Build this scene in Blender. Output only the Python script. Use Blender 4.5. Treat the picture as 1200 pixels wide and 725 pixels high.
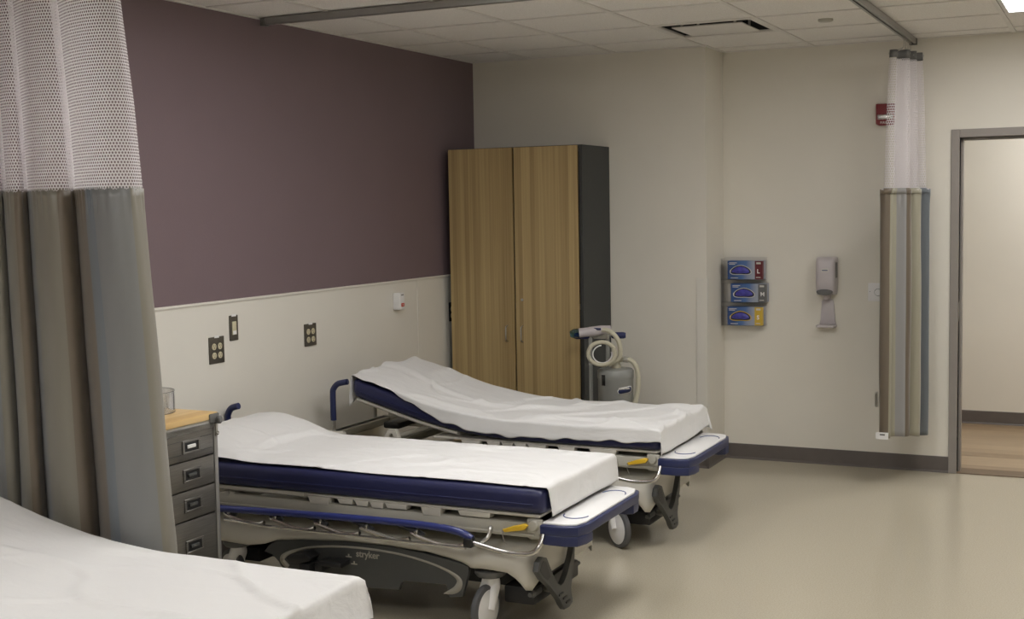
import bpy, bmesh, math, random
from mathutils import Vector, Matrix, noise
random.seed(4)
PI = math.pi
S = bpy.context.scene
for o in list(bpy.data.objects):
    bpy.data.objects.remove(o)

# ------------------------------------------------------------------ camera, world, exposure
FPX, YAW, PITCH, ROLL = 1496.3, -0.4466, 0.0790, -0.0176
CAM = Vector((4.1143, -8.4235, 1.7256))
F = Vector((math.sin(YAW)*math.cos(PITCH), math.cos(YAW)*math.cos(PITCH), -math.sin(PITCH)))
R = Vector((math.cos(YAW), -math.sin(YAW), 0))
U = R.cross(F)
R2 = R*math.cos(ROLL) + U*math.sin(ROLL)
U2 = -R*math.sin(ROLL) + U*math.cos(ROLL)
cam = bpy.data.cameras.new('camera')
cam.sensor_width = 36; cam.lens = FPX*36/1200; cam.clip_start = 0.05; cam.clip_end = 60
camo = bpy.data.objects.new('camera', cam); S.collection.objects.link(camo)
M = Matrix((R2, U2, -F)).transposed().to_4x4(); M.translation = CAM
camo.matrix_world = M
S.camera = camo
S.view_settings.view_transform = 'Standard'
S.view_settings.look = 'None'
S.view_settings.gamma = 1
S.view_settings.use_curve_mapping = False
S.view_settings.exposure = 1.10
W = bpy.data.worlds.new('world'); S.world = W; W.use_nodes = True
W.node_tree.nodes['Background'].inputs[0].default_value = (1.0, 0.93, 0.85, 1)
W.node_tree.nodes['Background'].inputs[1].default_value = 0.02

LIGHT_COL = (1.0, 0.99, 0.985)
# ceiling light panels: x0, x1, y0, y1, strength
PANELS = [
    (3.50, 4.10, -2.07, -0.86, 6.4, 'glowing ceiling light panel at the right edge above the doorway'),
    (3.50, 4.10, -5.73, -4.51, 5.0, 'ceiling light panel over the open floor right of the beds'),
    (1.06, 1.66, -4.51, -3.29, 3.6, 'ceiling light panel over the bedside cart and middle stretcher'),
    (2.28, 2.88, -4.51, -3.29, 8.0, 'added fill light panel, out of view, over the foot ends of the stretchers'),  # unseen fill, added to brighten the back-left corner and walls
    (1.06, 1.66, -8.17, -6.95, 10.0, 'ceiling light panel over the left side behind the long curtain'),
    (3.50, 4.10, -9.39, -8.17, 6.5, 'ceiling light panel nearest the viewer'),
]

# ------------------------------------------------------------------ room constants
H = 2.738; XA = 0.4491; Y1 = -2.0728; T = 0.6096; XB = 1.677; DB = 0.398
RX = 6.2; RY = -11.0           # room extents

# ------------------------------------------------------------------ materials
def principled(name):
    m = bpy.data.materials.new(name); m.use_nodes = True
    return m, m.node_tree, m.node_tree.nodes['Principled BSDF']
def N(nt, t, **kw):
    n = nt.nodes.new(t)
    for k, v in kw.items():
        setattr(n, k, v)
    return n
def mat(name, col, rough=.5, metal=0., var=.0, vscale=20, bump=0., bscale=60, spec=.5, stretch=None, coat=0., sheen=0.):
    m, nt, b = principled(name)
    b.inputs['Base Color'].default_value = (*col, 1)
    b.inputs['Roughness'].default_value = rough
    b.inputs['Metallic'].default_value = metal
    b.inputs['Specular IOR Level'].default_value = spec
    b.inputs['Coat Weight'].default_value = coat
    b.inputs['Sheen Weight'].default_value = sheen
    tc = N(nt, 'ShaderNodeTexCoord'); mp = N(nt, 'ShaderNodeMapping')
    nt.links.new(tc.outputs['Object'], mp.inputs[0])
    if stretch: mp.inputs['Scale'].default_value = stretch
    nz = N(nt, 'ShaderNodeTexNoise'); nz.inputs['Scale'].default_value = vscale; nz.inputs['Detail'].default_value = 3
    nt.links.new(mp.outputs[0], nz.inputs['Vector'])
    cr = N(nt, 'ShaderNodeValToRGB')
    lo = [c*(1-var) for c in col]; hi = [min(1, c*(1+var)) for c in col]
    cr.color_ramp.elements[0].position = .3; cr.color_ramp.elements[1].position = .7
    cr.color_ramp.elements[0].color = (*lo, 1); cr.color_ramp.elements[1].color = (*hi, 1)
    nt.links.new(nz.outputs['Fac'], cr.inputs[0]); nt.links.new(cr.outputs[0], b.inputs['Base Color'])
    if bump:
        nb = N(nt, 'ShaderNodeTexNoise'); nb.inputs['Scale'].default_value = bscale; nb.inputs['Detail'].default_value = 4
        nt.links.new(mp.outputs[0], nb.inputs['Vector'])
        bp = N(nt, 'ShaderNodeBump'); bp.inputs['Strength'].default_value = bump; bp.inputs['Distance'].default_value = .01
        nt.links.new(nb.outputs['Fac'], bp.inputs['Height']); nt.links.new(bp.outputs[0], b.inputs['Normal'])
    return m
def emis(name, col, st):
    m, nt, b = principled(name)
    b.inputs['Base Color'].default_value = (.8, .8, .8, 1)
    b.inputs['Emission Color'].default_value = (*col, 1); b.inputs['Emission Strength'].default_value = st
    return m

m_wall = mat('cream_wall_paint', (.78, .745, .665), .62, var=.015, vscale=3, bump=.08, bscale=150, spec=.3)
m_purple = mat('mauve_wall_paint', (.19, .138, .150), .5, var=.02, vscale=3, bump=.08, bscale=150, spec=.4)
m_wains = mat('cream_wall_panel', (.76, .73, .66), .42, var=.01, vscale=4, bump=.03, bscale=200)
m_base = mat('taupe_rubber_base', (.125, .108, .098), .45, var=.04)
m_frame = mat('taupe_metal_paint', (.29, .262, .24), .4, var=.02)
m_tbar = mat('ceiling_grid_metal', (.76, .735, .70), .5, var=.02)
m_white = mat('white_plastic', (.83, .82, .81), .35, var=.01)
m_cream = mat('beige_plastic', (.60, .575, .51), .38, var=.02, vscale=5, coat=.15)
m_cream2 = mat('grey_beige_metal', (.42, .405, .35), .42, var=.02, vscale=5)
m_navy = mat('navy_vinyl', (.018, .021, .075), .38, var=.1, vscale=8, bump=.12, bscale=25)
m_blue = mat('blue_plastic', (.021, .029, .095), .34, var=.04)
m_bluebar = mat('blue_rail_paint', (.022, .032, .15), .28, var=.04, coat=.3)
m_dgrey = mat('dark_grey_plastic', (.062, .064, .062), .45, var=.04)
m_mgrey = mat('mid_grey_plastic', (.13, .13, .125), .45, var=.04)
m_black = mat('black_plastic', (.014, .014, .015), .45, var=.05)
m_tyre = mat('grey_tyre_rubber', (.10, .10, .105), .55, var=.04)
m_chrome = mat('chrome', (.62, .61, .585), .22, metal=1, var=.02)
m_steelbar = mat('satin_steel', (.52, .51, .48), .3, metal=1, var=.03)
m_yellow = mat('yellow_plastic', (.72, .46, .03), .4, var=.02)
m_stripe = mat('stripe_print', (.36, .34, .29), .5, var=.01)
m_print = mat('white_print', (.62, .60, .55), .5, var=.01)
m_bprint = mat('dark_blue_print', (.05, .07, .2), .5, var=.01)
m_char = mat('charcoal_laminate', (.034, .037, .037), .5, var=.08, vscale=60)
m_alu = mat('aluminium_track', (.34, .335, .325), .35, metal=.6, var=.03)
m_plate = mat('bronze_wall_plate', (.11, .098, .08), .38, var=.03, metal=.5)
m_ivory = mat('ivory_plastic', (.58, .53, .36), .4, var=.02)
m_red = mat('red_enamel', (.19, .014, .02), .35, var=.03)
m_redb = mat('red_button', (.55, .04, .03), .4, var=.03)
m_glass_c = None
m_hose = mat('cream_hose', (.55, .52, .40), .4, var=.03)
m_vac = mat('grey_canister_paint', (.30, .305, .285), .4, var=.02)
m_grip = mat('navy_foam_grip', (.018, .024, .10), .6, var=.05)
m_disp = mat('grey_dispenser_plastic', (.55, .505, .515), .35, var=.02)
m_lens = mat('smoked_lens', (.14, .14, .14), .2, var=.02)
m_vent = mat('vent_dark', (.03, .03, .03), .6, var=.05)
m_gap = mat('shadow_gap_black', (.006, .006, .006), .7, var=.05)

def glassy(name, col, alpha_rough=.05, fac=.18):
    m = bpy.data.materials.new(name); m.use_nodes = True; nt = m.node_tree
    nt.nodes.remove(nt.nodes['Principled BSDF'])
    out = nt.nodes['Material Output']
    tr = N(nt, 'ShaderNodeBsdfTransparent'); tr.inputs[0].default_value = (*col, 1)
    gl = N(nt, 'ShaderNodeBsdfGlossy'); gl.inputs['Roughness'].default_value = alpha_rough
    gl.inputs[0].default_value = (.9, .9, .9, 1)
    lw = N(nt, 'ShaderNodeLayerWeight'); lw.inputs[0].default_value = fac
    mx = N(nt, 'ShaderNodeMixShader')
    nt.links.new(lw.outputs['Facing'], mx.inputs[0]); nt.links.new(tr.outputs[0], mx.inputs[1]); nt.links.new(gl.outputs[0], mx.inputs[2])
    nt.links.new(mx.outputs[0], out.inputs[0])
    return m
m_clear = glassy('clear_acrylic', (.96, .96, .965), fac=.10)
m_bowl = glassy('clear_bowl_plastic', (.97, .97, .97), fac=.3)

# sheet linen: fine crumple bump
def sheet_mat(name='white_linen', col=(.74, .733, .72)):
    m, nt, b = principled(name)
    b.inputs['Base Color'].default_value = (*col, 1); b.inputs['Roughness'].default_value = .8
    b.inputs['Specular IOR Level'].default_value = .2; b.inputs['Sheen Weight'].default_value = .1
    tc = N(nt, 'ShaderNodeTexCoord')
    mp = N(nt, 'ShaderNodeMapping'); mp.inputs['Scale'].default_value = (1, 2.2, 2); mp.inputs['Rotation'].default_value = (0, 0, .5)
    n1 = N(nt, 'ShaderNodeTexNoise'); n1.inputs['Scale'].default_value = 4; n1.inputs['Detail'].default_value = 5; n1.inputs['Distortion'].default_value = .5
    n2 = N(nt, 'ShaderNodeTexNoise'); n2.inputs['Scale'].default_value = 500
    nt.links.new(tc.outputs['Object'], mp.inputs[0]); nt.links.new(mp.outputs[0], n1.inputs['Vector']); nt.links.new(tc.outputs['Object'], n2.inputs['Vector'])
    b1 = N(nt, 'ShaderNodeBump'); b1.inputs['Strength'].default_value = .42; b1.inputs['Distance'].default_value = .03
    b2 = N(nt, 'ShaderNodeBump'); b2.inputs['Strength'].default_value = .15; b2.inputs['Distance'].default_value = .002
    nt.links.new(n1.outputs['Fac'], b1.inputs['Height']); nt.links.new(n2.outputs['Fac'], b2.inputs['Height'])
    nt.links.new(b1.outputs[0], b2.inputs['Normal']); nt.links.new(b2.outputs[0], b.inputs['Normal'])
    return m
m_sheet = sheet_mat()

# vinyl floor: beige with fine chips and a soft shine
def floor_mat():
    m, nt, b = principled('beige_vinyl_floor')
    tc = N(nt, 'ShaderNodeTexCoord')
    v = N(nt, 'ShaderNodeTexNoise'); v.inputs['Scale'].default_value = 160; v.inputs['Detail'].default_value = 2
    w = N(nt, 'ShaderNodeTexNoise'); w.inputs['Scale'].default_value = 1.6; w.inputs['Detail'].default_value = 3
    for n in (v, w): nt.links.new(tc.outputs['Object'], n.inputs['Vector'])
    cr = N(nt, 'ShaderNodeValToRGB'); e = cr.color_ramp.elements
    e[0].position = .33; e[0].color = (.455, .405, .31, 1); e[1].position = .66; e[1].color = (.535, .485, .38, 1)
    k = cr.color_ramp.elements.new(.5); k.color = (.50, .45, .345, 1)
    nt.links.new(v.outputs['Fac'], cr.inputs[0])
    nt.links.new(cr.outputs[0], b.inputs['Base Color'])
    mr = N(nt, 'ShaderNodeMapRange'); mr.inputs['To Min'].default_value = .13; mr.inputs['To Max'].default_value = .21
    nt.links.new(w.outputs['Fac'], mr.inputs['Value']); nt.links.new(mr.outputs[0], b.inputs['Roughness'])
    bp = N(nt, 'ShaderNodeBump'); bp.inputs['Strength'].default_value = .04; bp.inputs['Distance'].default_value = .01
    nt.links.new(w.outputs['Fac'], bp.inputs['Height']); nt.links.new(bp.outputs[0], b.inputs['Normal'])
    b.inputs['Specular IOR Level'].default_value = .55
    return m
m_floor = floor_mat()

def ceil_mat():
    m, nt, b = principled('acoustic_tile')
    tc = N(nt, 'ShaderNodeTexCoord')
    v = N(nt, 'ShaderNodeTexNoise'); v.inputs['Scale'].default_value = 220; v.inputs['Detail'].default_value = 3
    nt.links.new(tc.outputs['Object'], v.inputs['Vector'])
    cr = N(nt, 'ShaderNodeValToRGB'); e = cr.color_ramp.elements
    e[0].position = .36; e[0].color = (.74, .715, .68, 1); e[1].position = .55; e[1].color = (.90, .875, .84, 1)
    nt.links.new(v.outputs['Fac'], cr.inputs[0]); nt.links.new(cr.outputs[0], b.inputs['Base Color'])
    bp = N(nt, 'ShaderNodeBump'); bp.inputs['Strength'].default_value = .3; bp.inputs['Distance'].default_value = .003
    nt.links.new(v.outputs['Fac'], bp.inputs['Height']); nt.links.new(bp.outputs[0], b.inputs['Normal'])
    b.inputs['Roughness'].default_value = .9; b.inputs['Specular IOR Level'].default_value = .2
    return m
m_ceil = ceil_mat()

# wood with staves running along an axis
def wood_mat(name, cols, stave, axis, rough=.45, grain=(60, 60, 1.5), contrast=.5):
    """cols: dark, mid, light. stave: stave width; axis: coordinate index across the staves"""
    m, nt, b = principled(name)
    tc = N(nt, 'ShaderNodeTexCoord'); sx = N(nt, 'ShaderNodeSeparateXYZ'); nt.links.new(tc.outputs['Object'], sx.inputs[0])
    d = N(nt, 'ShaderNodeMath', operation='DIVIDE'); d.inputs[1].default_value = stave; nt.links.new(sx.outputs[axis], d.inputs[0])
    fl = N(nt, 'ShaderNodeMath', operation='FLOOR'); nt.links.new(d.outputs[0], fl.inputs[0])
    wn = N(nt, 'ShaderNodeTexWhiteNoise', noise_dimensions='1D'); nt.links.new(fl.outputs[0], wn.inputs['W'])
    mp = N(nt, 'ShaderNodeMapping'); mp.inputs['Scale'].default_value = grain; nt.links.new(tc.outputs['Object'], mp.inputs[0])
    g = N(nt, 'ShaderNodeTexNoise'); g.inputs['Scale'].default_value = 1; g.inputs['Detail'].default_value = 4; nt.links.new(mp.outputs[0], g.inputs['Vector'])
    mx = N(nt, 'ShaderNodeMath', operation='MULTIPLY'); mx.inputs[1].default_value = contrast; nt.links.new(wn.outputs['Value'], mx.inputs[0])
    g2 = N(nt, 'ShaderNodeMath', operation='MULTIPLY'); g2.inputs[1].default_value = 1-contrast+.35; nt.links.new(g.outputs['Fac'], g2.inputs[0])
    ad = N(nt, 'ShaderNodeMath', operation='ADD'); nt.links.new(mx.outputs[0], ad.inputs[0]); nt.links.new(g2.outputs[0], ad.inputs[1])
    cr = N(nt, 'ShaderNodeValToRGB'); e = cr.color_ramp.elements
    e[0].position = .25; e[0].color = (*cols[0], 1); e[1].position = .95; e[1].color = (*cols[2], 1)
    k = e.new(.6); k.color = (*cols[1], 1)
    nt.links.new(ad.outputs[0], cr.inputs[0]); nt.links.new(cr.outputs[0], b.inputs['Base Color'])
    b.inputs['Roughness'].default_value = rough
    return m
m_oak = wood_mat('oak_laminate', ((.30, .205, .09), (.41, .295, .135), (.52, .39, .19)), .030, 0, .42, (120, 120, 1.2), .42)
m_maple = wood_mat('maple_top', ((.55, .33, .12), (.66, .43, .17), (.74, .52, .24)), .05, 0, .35, (50, 2, 30), .35)
m_corr = wood_mat('corridor_plank', ((.25, .17, .10), (.35, .25, .15), (.44, .33, .21)), .15, 1, .3, (2, 40, 30), .5)
m_steel = mat('brushed_dark_steel', (.21, .20, .185), .36, metal=.75, var=.12, vscale=6, stretch=(1, 2, 60))

# striped curtain cloth, stripes across the width of the cloth (UV.x in metres)
def cloth_mat(name, stops, period, offset=0.):
    m, nt, b = principled(name)
    uv = N(nt, 'ShaderNodeUVMap'); sx = N(nt, 'ShaderNodeSeparateXYZ'); nt.links.new(uv.outputs[0], sx.inputs[0])
    a = N(nt, 'ShaderNodeMath', operation='ADD'); a.inputs[1].default_value = offset; nt.links.new(sx.outputs[0], a.inputs[0])
    d = N(nt, 'ShaderNodeMath', operation='DIVIDE'); d.inputs[1].default_value = period; nt.links.new(a.outputs[0], d.inputs[0])
    f = N(nt, 'ShaderNodeMath', operation='FRACT'); nt.links.new(d.outputs[0], f.inputs[0])
    cr = N(nt, 'ShaderNodeValToRGB'); cr.color_ramp.interpolation = 'CONSTANT'
    e = cr.color_ramp.elements
    e[0].position = 0; e[0].color = (*stops[0][1], 1); e[1].position = stops[1][0]; e[1].color = (*stops[1][1], 1)
    for p, c in stops[2:]:
        k = e.new(p); k.color = (*c, 1)
    nt.links.new(f.outputs[0], cr.inputs[0]); nt.links.new(cr.outputs[0], b.inputs['Base Color'])
    wv = N(nt, 'ShaderNodeTexNoise'); wv.inputs['Scale'].default_value = 900
    tc = N(nt, 'ShaderNodeTexCoord'); nt.links.new(tc.outputs['Object'], wv.inputs['Vector'])
    bp = N(nt, 'ShaderNodeBump'); bp.inputs['Strength'].default_value = .12; bp.inputs['Distance'].default_value = .002
    nt.links.new(wv.outputs['Fac'], bp.inputs['Height']); nt.links.new(bp.outputs[0], b.inputs['Normal'])
    b.inputs['Roughness'].default_value = .38; b.inputs['Specular IOR Level'].default_value = .6; b.inputs['Sheen Weight'].default_value = .25
    return m
TAUPE = (.145, .115, .082); OLIVE = (.20, .185, .148); GREYB = (.19, .192, .19); CREAMC = (.36, .34, .26); BLUEC = (.14, .16, .18); LGREY = (.29, .285, .28)
m_cloth = cloth_mat('striped_curtain_cloth', [(0, OLIVE), (.10/.9, GREYB), (.26/.9, BLUEC), (.33/.9, TAUPE), (.52/.9, OLIVE), (.62/.9, GREYB), (.70/.9, TAUPE), (.82/.9, OLIVE)], .9)
m_cloth2 = cloth_mat('striped_curtain_cloth_pale', [(0, TAUPE), (.083, CREAMC), (.158, LGREY), (.21, TAUPE), (.26, CREAMC), (.62, TAUPE), (.70, BLUEC)], 1.2)
def net_mat():
    m = bpy.data.materials.new('white_curtain_mesh'); m.use_nodes = True; nt = m.node_tree
    nt.nodes.remove(nt.nodes['Principled BSDF'])
    d = N(nt, 'ShaderNodeBsdfDiffuse'); d.inputs[0].default_value = (.90, .865, .88, 1)
    tl = N(nt, 'ShaderNodeBsdfTranslucent'); tl.inputs[0].default_value = (.90, .865, .88, 1)
    mx = N(nt, 'ShaderNodeMixShader'); mx.inputs[0].default_value = .42
    nt.links.new(d.outputs[0], mx.inputs[1]); nt.links.new(tl.outputs[0], mx.inputs[2]); nt.links.new(mx.outputs[0], nt.nodes['Material Output'].inputs[0])
    return m
m_net = net_mat()

# ------------------------------------------------------------------ object helpers
ROOT = {}
def link(o):
    S.collection.objects.link(o); return o
def smooth(me, ang=40):
    for p in me.polygons: p.use_smooth = True
    me.set_sharp_from_angle(angle=math.radians(ang))
XF = [None]   # scale about a point, shift, applied to a thing while it is being built
def obj(name, bm, material, parent=None, sm=True, ang=40, mods=None):
    if XF[0] is not None:
        k, c = XF[0]
        for v in bm.verts: v.co = c+(v.co-c)*k
    base = ROOT.get(parent.name) if parent else None
    if base is not None:
        bmesh.ops.translate(bm, verts=bm.verts, vec=-base)
    bmesh.ops.recalc_face_normals(bm, faces=bm.faces)
    me = bpy.data.meshes.new(name); bm.to_mesh(me); bm.free()
    ms = material if isinstance(material, (list, tuple)) else [material]
    for m in ms: me.materials.append(m)
    if sm: smooth(me, ang)
    o = bpy.data.objects.new(name, me); link(o)
    if parent:
        o.parent = parent; ROOT[o.name] = base
    for t, kw in (mods or []):
        md = o.modifiers.new(t.lower(), t)
        for k, v in kw.items(): setattr(md, k, v)
    return o
def recenter(o, base):
    """move a one-mesh thing's origin to its base"""
    o.data.transform(Matrix.Translation(-Vector(base))); o.location = base
def tag(o, label, cat, group=None, kind=None):
    o['label'] = label; o['category'] = cat
    if group: o['group'] = group
    if kind: o['kind'] = kind
    return o
def thing(name, label, cat, loc, group=None):
    o = bpy.data.objects.new(name, None); o.empty_display_size = .1; link(o)
    o.location = loc; ROOT[o.name] = Vector(loc)
    return tag(o, label, cat, group)
def struct(name, bm, m, sm=False):
    o = obj(name, bm, m, sm=sm); o['kind'] = 'structure'; return o
def NB(): return bmesh.new()
def box(bm, x0, x1, y0, y1, z0, z1, bev=0, seg=2, mi=0):
    r = bmesh.ops.create_cube(bm, size=1)
    vs = r['verts']
    for v in vs:
        v.co = Vector(((x0+x1)/2+v.co.x*(x1-x0), (y0+y1)/2+v.co.y*(y1-y0), (z0+z1)/2+v.co.z*(z1-z0)))
    fs = set(f for v in vs for f in v.link_faces)
    for f in fs: f.material_index = mi
    if bev:
        es = list(set(e for v in vs for e in v.link_edges))
        bmesh.ops.bevel(bm, geom=es, offset=bev, segments=seg, affect='EDGES', profile=.5)
    return bm
def bxo(*a, **k): return box(NB(), *a, **k)
def catmull(pts, n=8, closed=False):
    P = [Vector(p) for p in pts]; out = []; L = len(P)
    rng = range(L if closed else L-1)
    for i in rng:
        if closed: p0, p1, p2, p3 = P[(i-1) % L], P[i], P[(i+1) % L], P[(i+2) % L]
        else: p0, p1, p2, p3 = P[max(i-1, 0)], P[i], P[i+1], P[min(i+2, L-1)]
        for k in range(n):
            t = k/n
            out.append(.5*((2*p1)+(-p0+p2)*t+(2*p0-5*p1+4*p2-p3)*t*t+(-p0+3*p1-3*p2+p3)*t**3))
    if not closed: out.append(P[-1])
    return out
def tube(bm, pts, r, seg=10, closed=False, cap=True, rfn=None, mi=0):
    P = [Vector(p) for p in pts]; n = len(P); rings = []
    up = None
    for i in range(n):
        if closed: t = P[(i+1) % n]-P[(i-1) % n]
        else: t = P[min(i+1, n-1)]-P[max(i-1, 0)]
        t.normalize()
        if up is None:
            a = Vector((0, 0, 1)) if abs(t.z) < .9 else Vector((1, 0, 0))
            up = (a - t*a.dot(t)).normalized()
        else:
            up = (up - t*up.dot(t)).normalized()
        s = t.cross(up)
        rr = rfn(i/(n-1)) if rfn else r
        rings.append([bm.verts.new(P[i]+(up*math.cos(2*PI*k/seg)+s*math.sin(2*PI*k/seg))*rr) for k in range(seg)])
    m = n if closed else n-1
    for i in range(m):
        A, B = rings[i], rings[(i+1) % n]
        for k in range(seg):
            f = bm.faces.new((A[k], A[(k+1) % seg], B[(k+1) % seg], B[k])); f.material_index = mi
    if cap and not closed:
        bm.faces.new(rings[0][::-1]).material_index = mi; bm.faces.new(rings[-1]).material_index = mi
    return bm
def tubo(*a, **k): return tube(NB(), *a, **k)
def lathe(bm, prof, origin, axis=(0, 0, 1), seg=32, mi=0):
    """prof: list of (radius, height) along axis"""
    ax = Vector(axis).normalized(); a = Vector((1, 0, 0)) if abs(ax.x) < .9 else Vector((0, 1, 0))
    u = (a-ax*a.dot(ax)).normalized(); v = ax.cross(u); O = Vector(origin); rings = []
    for r, h in prof:
        if r < 1e-6: rings.append([bm.verts.new(O+ax*h)])
        else: rings.append([bm.verts.new(O+ax*h+(u*math.cos(2*PI*k/seg)+v*math.sin(2*PI*k/seg))*r) for k in range(seg)])
    for A, B in zip(rings, rings[1:]):
        for k in range(seg):
            k2 = (k+1) % seg
            if len(A) == 1 and len(B) == 1: continue
            if len(A) == 1: f = bm.faces.new((A[0], B[k2], B[k]))
            elif len(B) == 1: f = bm.faces.new((A[k], A[k2], B[0]))
            else: f = bm.faces.new((A[k], A[k2], B[k2], B[k]))
            f.material_index = mi
    return bm
def prism(bm, pts, plane, a, b, bev=0, seg=2):
    """extrude a 2D outline. plane 'xz' -> along y from a to b; 'xy' -> along z; 'yz' -> along x"""
    def P(p, h):
        return {'xz': (p[0], h, p[1]), 'xy': (p[0], p[1], h), 'yz': (h, p[0], p[1])}[plane]
    A = [bm.verts.new(P(p, a)) for p in pts]; B = [bm.verts.new(P(p, b)) for p in pts]
    n = len(pts); fa = bm.faces.new(A); fb = bm.faces.new(B[::-1])
    for i in range(n): bm.faces.new((A[i], B[i], B[(i+1) % n], A[(i+1) % n]))
    if bev:
        es = list(fa.edges)+list(fb.edges)
        bmesh.ops.bevel(bm, geom=es, offset=bev, segments=seg, affect='EDGES', profile=.5)
    return bm
def text_bm(txt, size, origin, xdir, ydir, depth=.0006, bold=0., spacing=1., align='LEFT'):
    cu = bpy.data.curves.new('t', 'FONT'); cu.body = txt; cu.size = size; cu.extrude = depth; cu.offset = bold
    cu.space_character = spacing; cu.align_x = align; cu.resolution_u = 3
    o = bpy.data.objects.new('t', cu); link(o)
    bpy.context.view_layer.update()
    me = bpy.data.meshes.new_from_object(o.evaluated_get(bpy.context.evaluated_depsgraph_get()))
    bpy.data.objects.remove(o); bpy.data.curves.remove(cu)
    x = Vector(xdir).normalized(); y = Vector(ydir).normalized(); z = x.cross(y)
    Mx = Matrix((x, y, z)).transposed().to_4x4(); Mx.translation = Vector(origin)
    me.transform(Mx)
    bm = NB(); bm.from_mesh(me); bpy.data.meshes.remove(me)
    return bm
def interp(tab, x):
    if x <= tab[0][0]: return tab[0][1]
    for (a, b), (c, d) in zip(tab, tab[1:]):
        if x <= c:
            t = (x-a)/(c-a); return b+(d-b)*t
    return tab[-1][1]
def sinterp(tab, x):
    """smooth interpolation: average of nearby linear values"""
    return sum(interp(tab, x+d) for d in (-.06, -.03, 0, .03, .06))/5

# ================================================================== ROOM
bm = NB(); box(bm, -.1, RX+.1, RY-.1, .06, -.1, 0); struct('floor', bm, m_floor)
# ceiling: tile field slightly above the metal grid
xs = [XA+k*T for k in range(0, 10) if XA+k*T < RX]; ys = [Y1+k*T for k in range(-15, 4) if RY < Y1+k*T < -.02]
def hole(cx, cy):
    return any(p[0] < cx < p[1] and p[2] < cy < p[3] for p in PANELS)
DIF = (XA+2*T, XA+3*T, Y1+T, Y1+2*T)
bm = NB()
gx = [0.0]+xs+[RX]; gy = [RY]+ys+[0.0]
for a, b in zip(gx, gx[1:]):
    for c, d in zip(gy, gy[1:]):
        if hole((a+b)/2, (c+d)/2) or (DIF[0] < (a+b)/2 < DIF[1] and DIF[2] < (c+d)/2 < DIF[3]): continue
        g = .0125
        box(bm, a+(g if a else 0), b-g, c+g, d-g, H+.004, H+.02, .003, 1)
box(bm, -.1, RX+.1, RY-.1, .05, H+.12, H+.22)
struct('ceiling', bm, m_ceil)
bm = NB()
for x in xs: box(bm, x-.0125, x+.0125, RY, 0, H-.001, H+.02)
for y in ys:
    e = [0]+xs+[RX]
    for a, b in zip(e, e[1:]): box(bm, a+.0125 if a else 0, b-.0125, y-.0125, y+.0125, H-.001, H+.02)
# wall angle
box(bm, 0, .02, RY, -DB, H-.002, H+.02); box(bm, 0, XB, -DB-.02, -DB, H-.002, H+.02); box(bm, XB, RX, -.02, 0, H-.002, H+.02)
box(bm, XB, XB+.02, -DB-.02, 0, H-.002, H+.02)
struct('trim_1', bm, m_tbar)

WH = 1.288
struct('wall_left', bxo(-.12, 0, RY-.1, .05, 0, H+.12), m_purple)
# wall panelling with a cap strip and joint covers
bm = NB(); box(bm, 0, .012, RY, -DB, 0, WH-.014)
struct('wall_left_panelling', bm, m_wains)
bm = NB(); box(bm, 0, .020, RY, -DB, WH-.014, WH, .004)
for y in (-1.268, -4.93, -6.15): box(bm, .0105, .0150, y-.004, y+.004, .1, WH-.014, .0012, 1)
struct('trim_2', bm, m_wains)
# near part of the back wall (a furred-out bay) and the recessed part with the doorway
struct('wall_back', bxo(0, XB, -DB, .05, 0, H+.12), m_wall)
DX0, DX1, DH = 3.19, 4.11, 2.115
bm = NB()
box(bm, XB, DX0-.0, 0, .14, 0, H+.12); box(bm, DX1, RX+.1, 0, .14, 0, H+.12); box(bm, DX0, DX1, 0, .14, DH, H+.12)
struct('wall_back_recess', bm, m_wall)
struct('wall_right', bxo(RX, RX+.12, RY-.1, 0, 0, H+.12), m_wall)
struct('wall_front', bxo(0, RX, RY-.12, RY, 0, H+.12), m_wall)
# door frame
bm = NB()
fw = .051
box(bm, DX0-fw, DX0, -.012, .152, 0, DH+fw, .003); box(bm, DX1, DX1+fw, -.012, .152, 0, DH+fw, .003)
box(bm, DX0, DX1, -.012, .152, DH, DH+fw, .003)
box(bm, DX0, DX0+.016, .05, .11, 0, DH, .002); box(bm, DX1-.016, DX1, .05, .11, 0, DH, .002); box(bm, DX0, DX1, .05, .11, DH-.016, DH, .002)
dfr = struct('door_1', bm, m_frame)
st = obj('strike_plate', bxo(DX0+.0002, DX0+.002, .004, .042, .97, 1.09, .001), m_steelbar, dfr)
h_ = NB()
for z in (.22, 1.52, 1.9): lathe(h_, [(0, 0), (.004, 0), (.004, .002), (0, .002)], (DX0, .025, z), (1, 0, 0), 10)
obj('screw', h_, m_dgrey, dfr)
# baseboards: rubber cove base with a small toe
def base_run(name, a, b, nrm):
    ax, ay = a; bx_, by = b; nx, ny = nrm
    prof = [(0, 0), (.014, 0), (.013, .006), (.006, .014), (.0045, .1), (.0025, .103), (0, .103)]
    bm = NB(); A = [bm.verts.new((ax+nx*p, ay+ny*p, z)) for p, z in prof]; B = [bm.verts.new((bx_+nx*p, by+ny*p, z)) for p, z in prof]
    n = len(prof)
    for i in range(n): bm.faces.new((A[i], B[i], B[(i+1) % n], A[(i+1) % n]))
    bm.faces.new(A); bm.faces.new(B[::-1])
    return struct(name, bm, m_base)
base_run('baseboard_back', (0.02, -DB), (XB+.014, -DB), (0, -1))
base_run('baseboard_bay', (XB, -DB-.014), (XB, 0), (1, 0))
base_run('baseboard_recess', (XB, 0), (DX0-fw, 0), (0, -1))
base_run('baseboard_right', (DX1+fw, 0), (RX, 0), (0, -1))
base_run('baseboard_left', (.012, RY), (.012, -DB), (1, 0))
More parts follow.
